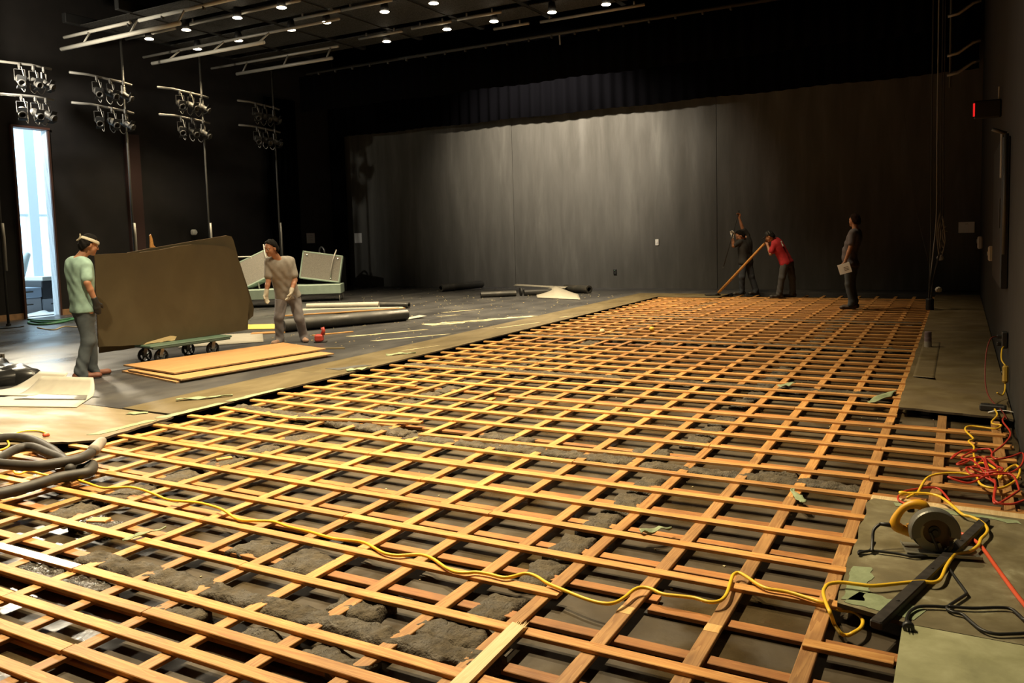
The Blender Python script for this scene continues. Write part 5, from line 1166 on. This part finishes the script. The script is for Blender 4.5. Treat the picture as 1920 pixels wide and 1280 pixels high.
        me.polygons.foreach_set('use_smooth', np.ones(len(me.polygons), bool))
        o = bpy.data.objects.new(name, me); COL.objects.link(o); o.parent = parent
        return o

def nv(a): a = np.array(a, float); return a / np.linalg.norm(a)
skin = mat('skin', (.36, .17, .095), .55, var=.08, scale=20)
hairm = mat('black_hair', (.007, .006, .0055), .85, bump=.4, scale=60, spec=.15); eyem = mat('eye_white', (.6, .57, .52), .3); irism = mat('iris_dark', (.02, .012, .008), .3)
def hand(f, w, tip, pn, side, curl, s=1.0, k=.008):
    """palm, four unequal bent fingers and a thumb leaving the side of the palm"""
    w = np.array(w, float); hd = nv(np.array(tip) - w); pn = nv(np.array(pn) - hd * (np.array(pn) @ hd)); lat = np.cross(hd, pn) * side
    f.cone(w - hd * .01, w + hd * .03 * s, .024 * s, .026 * s, .02)
    lens = [.92, 1.0, .94, .76]
    for i in range(4):
        la = (.028 - .0187 * i) * s
        kn = w + hd * (.088 - .004 * abs(i - 1.2)) * s + lat * la
        f.cone(w + hd * .02 * s + lat * la * .6, kn, .015 * s, .0125 * s, .014)
        d = hd.copy(); p0 = kn; c = curl * (.85 + .12 * i)
        for L, rr in ((.044, .0095), (.027, .0088), (.021, .0078)):
            d = nv(d * math.cos(c) + pn * math.sin(c)) if c else d
            p1 = p0 + d * L * lens[i] * s; f.cone(p0, p1, rr * s, rr * .92 * s, k); p0 = p1; pnn = nv(pn - d * (pn @ d)); pn_i = pnn
            c *= .95
    th = w + hd * .028 * s + lat * .026 * s; d1 = nv(hd * .62 + lat * .68 + pn * .3); p1 = th + d1 * .042 * s; d2 = nv(hd * .8 + lat * .25 + pn * .5); p2 = p1 + d2 * .032 * s; p3 = p2 + nv(d2 + pn * .3) * .024 * s
    f.cone(th, p1, .016 * s, .0125 * s, .012); f.cone(p1, p2, .0115 * s, .0105 * s, k); f.cone(p2, p3, .0105 * s, .0085 * s, k)

def person(P0, zf, J, F, HF, lab, col, h=.0075, belly=0.0, gl=(None, None), hair=None, cap=None, band=None, curl=(.35, .35), bulk=1.0, stains=None, palm=None):
    D = Vector((P0[0] - 6.6259, P0[1] + 5.3661, 0)).normalized(); Rr = Vector((D.y, -D.x, 0))
    root = empty('person', (P0[0], P0[1], zf), lab, 'person', rz=math.atan2(Rr.y, Rr.x))
    J = {k: np.array(v, float) for k, v in J.items()}
    for k in J: J[k][2] -= zf
    F = nv(F); SD = np.array([F[1], -F[0], 0])          # the person's right hand side
    for s_ in 'rl':
        J['an' + s_][2] = max(.085, min(.13, J['an' + s_][2])); fw = J['to' + s_] - J['an' + s_]; fw[2] = 0; fw = nv(fw)
        J['to' + s_] = J['an' + s_] + fw * .19; J['to' + s_][2] = .035; J['he' + s_] = J['an' + s_] - fw * .045; J['he' + s_][2] = .045
    pe, ch, ne, he = J['pelvis'], J['chest'], J['neck'], J['head']
    axs = nv(ch - pe)
    sv = nv(J['shr'] - J['shl']); hv = nv(J['hir'] - J['hil'])
    shw = np.linalg.norm(J['shr'] - J['shl'])
    def torso(f, k=.05):
        for t, w, rr in ((-.02, .085, .108), (.22, .07, .105), (.45, .072, .103), (.68, .085, .108), (.88, .10, .102), (1.02, .115, .072)):
            c = pe + (ch - pe) * t; s2 = nv(hv * (1 - t) + sv * t)
            if belly and .05 < t < .8: c = c + F * belly * math.sin(math.pi * (t + .05) / .85)
            f.cone(c - s2 * w * bulk, c + s2 * w * bulk, rr * bulk, None, k)
    def arms(f, off=0.0, k=.03):
        for s_, sg in (('r', 1), ('l', -1)):
            sh, el, wr = J['sh' + s_], J['el' + s_], J['wr' + s_]
            f.cone(ch + (sh - ch) * .55, sh, .062 + off, .056 + off, .05); f.cone(sh, el, .050 + off, .040 + off, .012); f.cone(el, el + (wr - el) * .35, .040 + off, .039 + off, .012); f.cone(el + (wr - el) * .35, wr, .039 + off, .026 + off, .012)
    def legs(f, k=.04):
        for s_ in 'rl':
            hi, kn, an = J['hi' + s_], J['kn' + s_], J['an' + s_]
            f.cone(hi, kn, .092 * bulk, .058, k); f.cone(kn, kn + (an - kn) * .35, .056, .056, .03); f.cone(kn + (an - kn) * .35, an, .055, .037, k)
    # --- the body: one continuous skin
    b = Field(h)
    torso(b); arms(b); legs(b)
    f_ = nv(HF); up = nv(np.array([0, 0, 1.0]) + .35 * axs - f_ * (f_ @ (np.array([0, 0, 1.0]) + .35 * axs))); sd = np.cross(f_, up)
    H = lambda x, y, z: he + f_ * x + sd * y + up * z
    HM = np.stack([f_, sd, up])
    b.cone(ch + axs * .05, H(-.015, 0, -.07), .062, .054, .04)
    b.ell(H(-.006, 0, .022), (.098, .077, .102), HM, .02); b.ell(H(.034, 0, -.05), (.060, .054, .066), HM, .03); b.cone(H(.072, -.012, -.098), H(.072, .012, -.098), .02, None, .03)
    for sg in (-1, 1):
        b.cone(H(.06, sg * .036, -.03), H(.05, sg * .044, -.05), .026, .02, .03); b.ell(H(-.008, sg * .083, -.008), (.026, .009, .034), HM, .008); b.cone(H(.083, sg * .016, .034), H(.074, sg * .046, .030), .012, None, .015)
    b.cone(H(.088, 0, .022), H(.111, 0, -.024), .009, .0125, .012); b.cone(H(.098, -.013, -.028), H(.098, .013, -.028), .009, None, .01)
    b.cone(H(.089, -.019, -.060), H(.089, .019, -.060), .0085, None, .008); b.cone(H(.085, -.016, -.074), H(.085, .016, -.074), .009, None, .008)
    for sg in (-1, 1): b.sub(H(.101, sg * .032, .012), .0145)
    for i, s_ in enumerate('rl'):
        sgn = 1 if s_ == 'r' else -1
        pn = nv(SD * -sgn + F * .5) if palm is None or palm[i] is None else palm[i]
        hand(b, J['wr' + s_], J['tip' + s_], pn, sgn if palm is None or palm[i] is None else sgn, curl[i])
        b.cone(J['he' + s_], J['to' + s_], .034, .028, .03); b.cone(J['an' + s_], J['he' + s_], .037, .034, .03)
    body = b.mesh('body', skin, root)
    for sg in (-1, 1):
        e = MB(); e.lathe([(0.0001, -.012), (.0085, -.0085), (.012, 0), (.0085, .0085), (0.0001, .012)], c=H(.084, sg * .032, .012), n=10); eo = e.build('eye', eyem, parent=root, smooth=True)
        MB().lathe([(0.0001, 0), (.006, .0), (.005, .002), (0.0001, .003)], c=H(.0955, sg * .032, .012), M=Vector(f_).to_track_quat('Z', 'Y').to_matrix(), n=8).build('iris', irism, parent=eo)
    # --- clothes
    t = Field(h); torso(t)
    for s_ in 'rl':
        sh, el = J['sh' + s_], J['el' + s_]; t.cone(ch + (sh - ch) * .5 + axs * .02, sh, .058, .050, .05)
    shirt = t
    e2 = pe - axs * .045
    shirt.cut(e2, -axs)
    shirt.subs.append((ch + axs * .135 + F * .012, .068))
    so = Field(h)
    # sleeves are grown with the shirt, then trimmed at two thirds of the upper arm
    for s_ in 'rl':
        sh, el = J['sh' + s_], J['el' + s_]; shirt.cone(sh, sh + (el - sh) * .72, .049, .050, .012)
    shirt.mesh('shirt', col['shirt'], root, off=.019, wob=.005, wf=26)
    pt = Field(h); torso_p = [(-.02, .074, .099), (.08, .065, .096)]
    for tt, w, rr in torso_p: c = pe + (ch - pe) * tt; pt.cone(c - hv * w * bulk, c + hv * w * bulk, rr * bulk, None, .05)
    for s_ in 'rl':
        hi, kn, an = J['hi' + s_], J['kn' + s_], J['an' + s_]
        pt.cone(hi, kn, .095 * bulk, .068, .04); pt.cone(kn, an + np.array([0, 0, .02]), .066, .060, .03); pt.cone(an + np.array([0, 0, .02]), an + nv(J['to' + s_] - an) * .03 - np.array([0, 0, .03]), .062, .058, .02)
    pt.cut(pe + axs * .02, axs); pt.cut((0, 0, .022), (0, 0, -1))
    pt.mesh('trousers', col['pants'], root, off=.010, wob=.0055, wf=30)
    bl = MB(); 
    for s_ in 'rl':
        s2 = Field(h); s2.cone(J['he' + s_], J['to' + s_], .043, .037, .03); s2.cone(J['an' + s_], J['he' + s_] + np.array([0, 0, .01]), .046, .044, .03); s2.ell(J['to' + s_] + np.array([0, 0, .002]), (.052, .05, .036), None, .02)
        s2.cut((0, 0, .014), (0, 0, -1)); s2.cut((0, 0, .125), (0, 0, 1)); sh = s2.mesh('shoe', col['shoe'], root)
        s3 = Field(h); s3.cone(J['he' + s_], J['to' + s_], .043, .037, .03); s3.ell(J['to' + s_], (.052, .05, .036), None, .02); s3.cut((0, 0, .001), (0, 0, -1)); s3.cut((0, 0, .0145), (0, 0, 1)); s3.mesh('sole', M_['rubber'], sh, off=.004)
    for i, s_ in enumerate('rl'):
        if gl[i] is None: continue
        g = Field(h); sgn = 1 if s_ == 'r' else -1
        pn = nv(SD * -sgn + F * .5) if palm is None or palm[i] is None else palm[i]
        hand(g, J['wr' + s_], J['tip' + s_], pn, sgn, curl[i]); d = nv(J['el' + s_] - J['wr' + s_]); g.cone(J['wr' + s_] + d * .05, J['wr' + s_], .033, .028, .02); g.cut(J['wr' + s_] + d * .055, d)
        g.mesh('glove', gl[i], root, off=.0045)
    if hair is not None:
        hr = Field(h); hr.ell(H(-.008, 0, .026), (.100, .080, .104), HM, .02); hr.cone(H(-.05, -.03, -.03), H(-.05, .03, -.03), .052, None, .04)
        hr.cut(H(.03, 0, .055), nv(f_ * .82 - up * .57)); hr.cut(H(0, 0, -.085), -up); hr.sub(H(.03, .085, -.02), .045); hr.sub(H(.03, -.085, -.02), .045)
        hr.mesh('hair', hair, root, off=.012, wob=.005, wf=95)
    if cap is not None:
        cp = Field(h); cp.ell(H(-.006, 0, .026), (.100, .081, .106), HM, .02); cp.cut(H(0, 0, .028), nv(-up + f_ * .1)); c_ = cp.mesh('cap', cap, root, off=.012)
        br = Field(h); br.ell(H(.115, 0, .036), (.085, .07, .012), HM, .01); br.mesh('brim', cap, c_)
    if band is not None:
        bn = Field(h); bn.ell(H(-.006, 0, .022), (.098, .077, .102), HM, .02); bn.cut(H(0, 0, .078), nv(up + f_ * .12)); bn.cut(H(0, 0, .038), nv(-up - f_ * .12)); bo = bn.mesh('headband', band, root, off=.021)
        kn = Field(h); kn.cone(H(-.115, 0, .055), H(-.135, .02, .10), .014, .010, .02); kn.cone(H(-.115, 0, .05), H(-.14, -.03, .02), .014, .010, .02); kn.mesh('knot', band, bo)
    return root, J, H
PPL = {'green': {'P0': (-3.0, 0.98), 'J': {'head': (0.088, 0.02, 1.698), 'neck': (0.002, 0.0, 1.561), 'chest': (-0.046, 0.0, 1.456), 'pelvis': (-0.028, 0.0, 0.906), 'shr': (0.035, -0.17, 1.436), 'elr': (0.036, -0.26, 1.235), 'wrr': (0.112, -0.22, 0.997), 'tipr': (0.142, -0.2, 0.801), 'shl': (-0.131, 0.17, 1.45), 'ell': (-0.045, 0.28, 1.204), 'wrl': (0.075, 0.24, 0.986), 'tipl': (0.112, 0.22, 0.799), 'hir': (-0.007, -0.08, 0.87), 'knr': (-0.001, -0.08, 0.493), 'anr': (-0.109, -0.09, 0.087), 'tor': (0.101, -0.07, 0.007), 'hil': (-0.06, 0.08, 0.869), 'knl': (0.029, 0.1, 0.472), 'anl': (0.018, 0.1, 0.102), 'tol': (0.161, 0.16, 0.023)}}, 'grey': {'P0': (-3.0, 4.35), 'J': {'head': (-0.119, -0.28, 1.572), 'neck': (-0.038, -0.19, 1.417), 'chest': (-0.002, -0.15, 1.321), 'pelvis': (0.105, 0.0, 0.793), 'shr': (-0.164, -0.17, 1.353), 'elr': (-0.186, -0.22, 1.05), 'wrr': (-0.227, -0.28, 0.869), 'tipr': (-0.235, -0.3, 0.702), 'shl': (0.173, -0.1, 1.356), 'ell': (0.224, -0.14, 1.046), 'wrl': (0.156, -0.25, 0.875), 'tipl': (0.106, -0.28, 0.692), 'hir': (0.013, -0.02, 0.773), 'knr': (-0.053, -0.12, 0.464), 'anr': (-0.056, -0.02, 0.055), 'tor': (-0.15, -0.2, -0.003), 'hil': (0.197, 0.02, 0.77), 'knl': (0.262, -0.06, 0.416), 'anl': (0.322, 0.08, 0.002), 'tol': (0.348, -0.12, -0.046)}}, 'pry': {'P0': (1.95, 15.4), 'J': {'head': (-0.177, -0.1, 1.485), 'neck': (-0.101, -0.03, 1.402), 'chest': (-0.05, 0.0, 1.307), 'pelvis': (-0.039, 0.0, 0.825), 'shr': (0.003, 0.06, 1.492), 'elr': (-0.112, 0.0, 1.669), 'wrr': (-0.188, -0.05, 1.937), 'tipr': (-0.2, -0.06, 2.083), 'shl': (-0.164, -0.14, 1.339), 'ell': (-0.331, -0.22, 1.238), 'wrl': (-0.349, -0.22, 1.477), 'tipl': (-0.316, -0.2, 1.595), 'hil': (-0.091, -0.06, 0.801), 'knl': (-0.131, -0.12, 0.457), 'anl': (-0.133, -0.05, 0.103), 'tol': (-0.262, -0.1, 0.054), 'hir': (0.025, 0.06, 0.794), 'knr': (0.101, 0.06, 0.457), 'anr': (0.203, 0.1, 0.089), 'tor': (0.099, 0.0, 0.044)}}, 'red': {'P0': (2.98, 14.65), 'J': {'head': (-0.325, -0.08, 1.462), 'neck': (-0.242, -0.05, 1.384), 'chest': (-0.17, 0.0, 1.306), 'pelvis': (0.057, 0.0, 0.834), 'shr': (-0.183, 0.16, 1.328), 'elr': (-0.257, 0.2, 1.074), 'wrr': (-0.365, 0.1, 1.283), 'tipr': (-0.4, 0.05, 1.348), 'shl': (-0.217, -0.16, 1.272), 'ell': (-0.3, -0.2, 1.049), 'wrl': (-0.374, -0.1, 1.262), 'tipl': (-0.398, -0.05, 1.337), 'hil': (0.021, -0.09, 0.8), 'knl': (-0.051, -0.12, 0.488), 'anl': (-0.099, -0.1, 0.158), 'tol': (-0.267, -0.14, 0.085), 'hir': (0.118, 0.09, 0.791), 'knr': (0.178, 0.08, 0.461), 'anr': (0.19, 0.1, 0.116), 'tor': (0.057, 0.05, 0.031)}}, 'stand': {'P0': (4.74, 12.14), 'J': {'head': (0.044, 0.03, 1.765), 'neck': (0.054, 0.02, 1.638), 'chest': (0.055, 0.0, 1.49), 'pelvis': (-0.011, 0.0, 0.897), 'shl': (0.015, -0.2, 1.514), 'ell': (-0.022, -0.24, 1.244), 'wrl': (-0.118, -0.26, 0.973), 'tipl': (-0.117, -0.27, 0.858), 'shr': (0.095, 0.2, 1.519), 'elr': (0.077, 0.26, 1.229), 'wrr': (-0.011, 0.24, 0.951), 'tipr': (-0.031, 0.24, 0.833), 'hil': (-0.03, -0.08, 0.858), 'knl': (-0.048, -0.08, 0.508), 'anl': (0.013, -0.08, 0.134), 'tol': (-0.193, -0.11, 0.039), 'hir': (0.009, 0.09, 0.861), 'knr': (-0.009, 0.1, 0.506), 'anr': (0.053, 0.1, 0.129), 'tor': (-0.106, 0.08, 0.055)}}}
cl = lambda n_, c, **k: mat(n_, c, .85, var=.14, scale=14, **k)
person(PPL['green']['P0'], ZF, PPL['green']['J'], (.82, .57, 0), (.93, .22, -.30), 'man in a pale green shirt and white headband standing behind the trolley',
       dict(shirt=cl('mint_shirt', (.25, .385, .335)), pants=cl('grey_jeans', (.060, .073, .083)), shoe=mat('brown_boots', (.13, .042, .02), .65)), gl=(M_['black'], M_['black']), hair=hairm, band=mat('cream_headband', (.52, .48, .38), .8), curl=(.3, .3))
person(PPL['grey']['P0'], ZF, PPL['grey']['J'], (-.35, -.93, 0), (-.72, -.62, -.28), 'man in a grey shirt and pale gloves stooping beside the boards',
       dict(shirt=cl('grey_shirt', (.25, .23, .205)), pants=cl('taupe_trousers', (.165, .15, .155)), shoe=mat('tan_boots', (.30, .18, .12), .7)), gl=(mat('pale_glove', (.42, .38, .30), .85), mat('cream_glove', (.40, .36, .29), .85)), hair=hairm, curl=(.3, .45))
prA, prJ, prH = person(PPL['pry']['P0'], 0.001, PPL['pry']['J'], (-.88, .2, 0), (-.80, -.35, -.45), 'man in black raising a thin pry bar at the far end of the floor',
       dict(shirt=cl('black_shirt', (.022, .022, .022)), pants=cl('dark_jeans', (.028, .034, .045)), shoe=mat('dark_shoe', (.03, .026, .022), .6)), h=.009, gl=(None, mat('white_glove', (.5, .48, .44), .85)), hair=hairm, curl=(1.0, 1.0), palm=((-.5, -.8, 0), (-.3, -.8, .2)))
rdA, rdJ, rdH = person(PPL['red']['P0'], 0.001, PPL['red']['J'], (-.97, .1, 0), (-.86, .1, -.5), 'man in a red shirt and black cap leaning on a long wooden handle',
       dict(shirt=cl('red_shirt', (.36, .014, .02)), pants=cl('charcoal_trousers', (.050, .050, .052)), shoe=mat('dark_boot', (.03, .026, .024), .6)), h=.009, hair=hairm, cap=M_['black'], curl=(1.0, 1.0), palm=((-.3, -.8, -.4), (-.3, .8, -.4)))
sdA, sdJ, sdH = person(PPL['stand']['P0'], 0.001, PPL['stand']['J'], (-.93, .33, 0), (-.75, .62, 0.0), 'man in a charcoal shirt standing with a white pad in his hand',
       dict(shirt=cl('charcoal_shirt', (.095, .082, .092)), pants=cl('blue_grey_jeans', (.045, .055, .066)), shoe=mat('brown_shoe', (.06, .04, .03), .6)), h=.009, belly=.06, bulk=1.06, hair=mat('brown_hair', (.016, .008, .005), .9, spec=.1), curl=(.4, .8), palm=((-.2, -.8, 0), (-.5, .8, 0)))
# things the far men hold
def local(P0, zf, p):
    D = Vector((P0[0] - 6.6259, P0[1] + 5.3661, 0)).normalized(); Rr = Vector((D.y, -D.x, 0))
    return Vector((P0[0], P0[1], zf)) + Rr * p[0] + D * p[1] + Vector((0, 0, p[2]))
P_ = PPL['pry']['P0']; w1_ = prJ['wrr'] + nv(prJ['tipr'] - prJ['wrr']) * .085 + np.array([-.02, -.03, 0]); w2_ = prJ['wrl'] + nv(prJ['tipl'] - prJ['wrl']) * .08 + np.array([-.015, -.035, 0])
a = local(P_, 0, w1_); b2 = local(P_, 0, w2_); d = (b2 - a).normalized()
bar = MB(); bar.tube([a - d * .10, a, b2, b2 + d * .9], .013, 8); bar.tube([b2 + d * .88, b2 + d * .97], [.014, .004], 8)
tag(bar.build('pry_bar', M_['black'], smooth=True), 'thin black pry bar held overhead by the man in black', 'bar')
P_ = PPL['red']['P0']; hnd = local(P_, 0, (rdJ['wrr'] + rdJ['wrl']) * .5 + np.array([-.045, -.0, .05]))
ft = Vector((1.36, 14.72, .06)); d = (ft - hnd).normalized()
hs = empty('floor_scraper', (ft.x, ft.y, .0215), 'long orange wooden handle of a floor scraper held by the man in red', 'scraper')
fl_ = lambda p: p - Vector((ft.x, ft.y, .0215))
hm = MB(); hm.tube([fl_(hnd - d * .08), fl_(hnd - d * .06), fl_(ft)], [.02, .03, .03], 12); hm.build('wooden_handle', mat('orange_handle', (.55, .27, .07), .5, var=.15), parent=hs, smooth=True)
sb = MB(); sb.bbox((-.12, .05, .018), (.36, .2, .03), Matrix.Rotation(R(25), 3, 'Z'), b=.006); sb.tube([fl_(ft + d * -.05), fl_(ft), Vector((-.05, .02, .03))], .035, 10); sb.build('scraper_blade', M_['black'], parent=hs)
# folded mark on the back of the red shirt
ax_ = nv(rdJ['chest'] - rdJ['pelvis']); n_ = nv(np.array([ax_[2], 0, -ax_[0]])); out_ = nv(n_ * .75 + np.array([0, -.66, 0])); tan_ = np.cross(ax_, out_)
cpos = rdJ['pelvis'] + (rdJ['chest'] - rdJ['pelvis']) * .86 + np.array([0, -.10, 0]) + out_ * .128
mk = MB(); mk.grid(8, 4, lambda u, v: tuple(cpos + ax_ * (.14 * (u - .5)) + tan_ * (.035 * (v - .5) + .02 * u) + out_ * .004 * math.sin(u * 9)))
mk.build('shirt_print', M_['paper'], parent=rdA, smooth=True)['label'] = 'white print on the shoulder'
P_ = PPL['stand']['P0']; hc = local(P_, 0, sdJ['tipl'] + np.array([-.01, -.045, -.03]))
pd = empty('paper_pad', hc[:], 'white paper pad held by the man in the charcoal shirt', 'pad', rz=R(-6)); 
RM = Matrix.Rotation(R(-17), 3, 'Y')
MB().bbox((0, 0, 0), (.235, .018, .20), RM, b=.003).build('cover', M_['paper'], parent=pd)
for q in range(3): MB().box(RM @ Vector((.03, -.0105, .02 - .03 * q)), (.09, .002, .008), RM).build('ink_line', M_['pipe_d'], parent=pd)
# ------------------------------------------------------------------ light
def spot(name, loc, tgt, power, col, angle, blend=.5, size=.08):
    l = bpy.data.lights.new(name, 'SPOT'); l.energy = power; l.color = col; l.spot_size = R(angle); l.spot_blend = blend; l.shadow_soft_size = size
    o = bpy.data.objects.new(name, l); COL.objects.link(o); o.location = loc
    o.rotation_euler = (Vector(tgt) - Vector(loc)).to_track_quat('-Z', 'Y').to_euler()
    return o
WARM = (1.0, .81, .50)
spot('work_light', (-11.9, 5.15, 5.0), (2.0, -.6, 0), 3600, (1.0, .86, .62), 58, .8, .35)
spot('work_flood', (-10.3, 4.05, 5.43), (-10.8, 6.0, 6.6), 420, (1.0, .9, .7), 112, .7, .1)
spot('work_flood', (-10.3, 4.05, 5.43), (-11.0, 5.55, 4.95), 700, (1.0, .94, .8), 52, .5, .1)
spot('wall_wash', (-3.8, 13.5, 5.9), (-4.0, 17.1, 4.5), 2300, (1.0, .86, .66), 104, .6, .1)
spot('wall_wash', (-.9, 13.5, 5.9), (-.9, 17.1, 3.2), 420, (1.0, .86, .66), 84, 1.0, .1)
for q, (x, y_) in enumerate(DL):
    spot('house_or_added_light', (x, y_, 6.58), (x, y_, 0), 1300 if q > 11 else 560, WARM, 92, .8, .07)
for x, y_, p_ in ((-9, 5.2, 350), (-5.5, 5.2, 600), (-2, 5.2, 1200), (1.2, 5.2, 2100), (-7, 1.8, 350), (-3.5, 1.8, 450), (-.5, 1.8, 1250), (2.4, 1.2, 2800), (-.2, -1.2, 2800), (2.4, -1.0, 2800)):
    spot('house_or_added_light', (x, y_, 6.6), (x, y_, 0), p_, WARM, 100, .9, .07)  # unseen lamps added out of frame to brighten the near floor
for x, y_, p_ in ((1.25, 11.75, 1000), (-1.7, 9.45, 700), (0, 9.45, 900), (1.7, 9.5, 350)):
    spot('house_or_added_light', (x, y_, 6.58), (x, y_, 0), p_, (1.0, .76, .45), 100, .8, .07)  # unseen lamps added past the visible rows to brighten the far end
SC.view_settings.view_transform = 'Standard'; SC.view_settings.look = 'None'
SC.view_settings.exposure = 0.0; SC.view_settings.gamma = 1.0
SC.view_settings.use_curve_mapping = False
SC.cycles.max_bounces = 6; SC.cycles.diffuse_bounces = 3; SC.cycles.glossy_bounces = 3; SC.cycles.transparent_max_bounces = 8
SC.cycles.use_denoising = True
SC.cycles.sample_clamp_indirect = 4.0
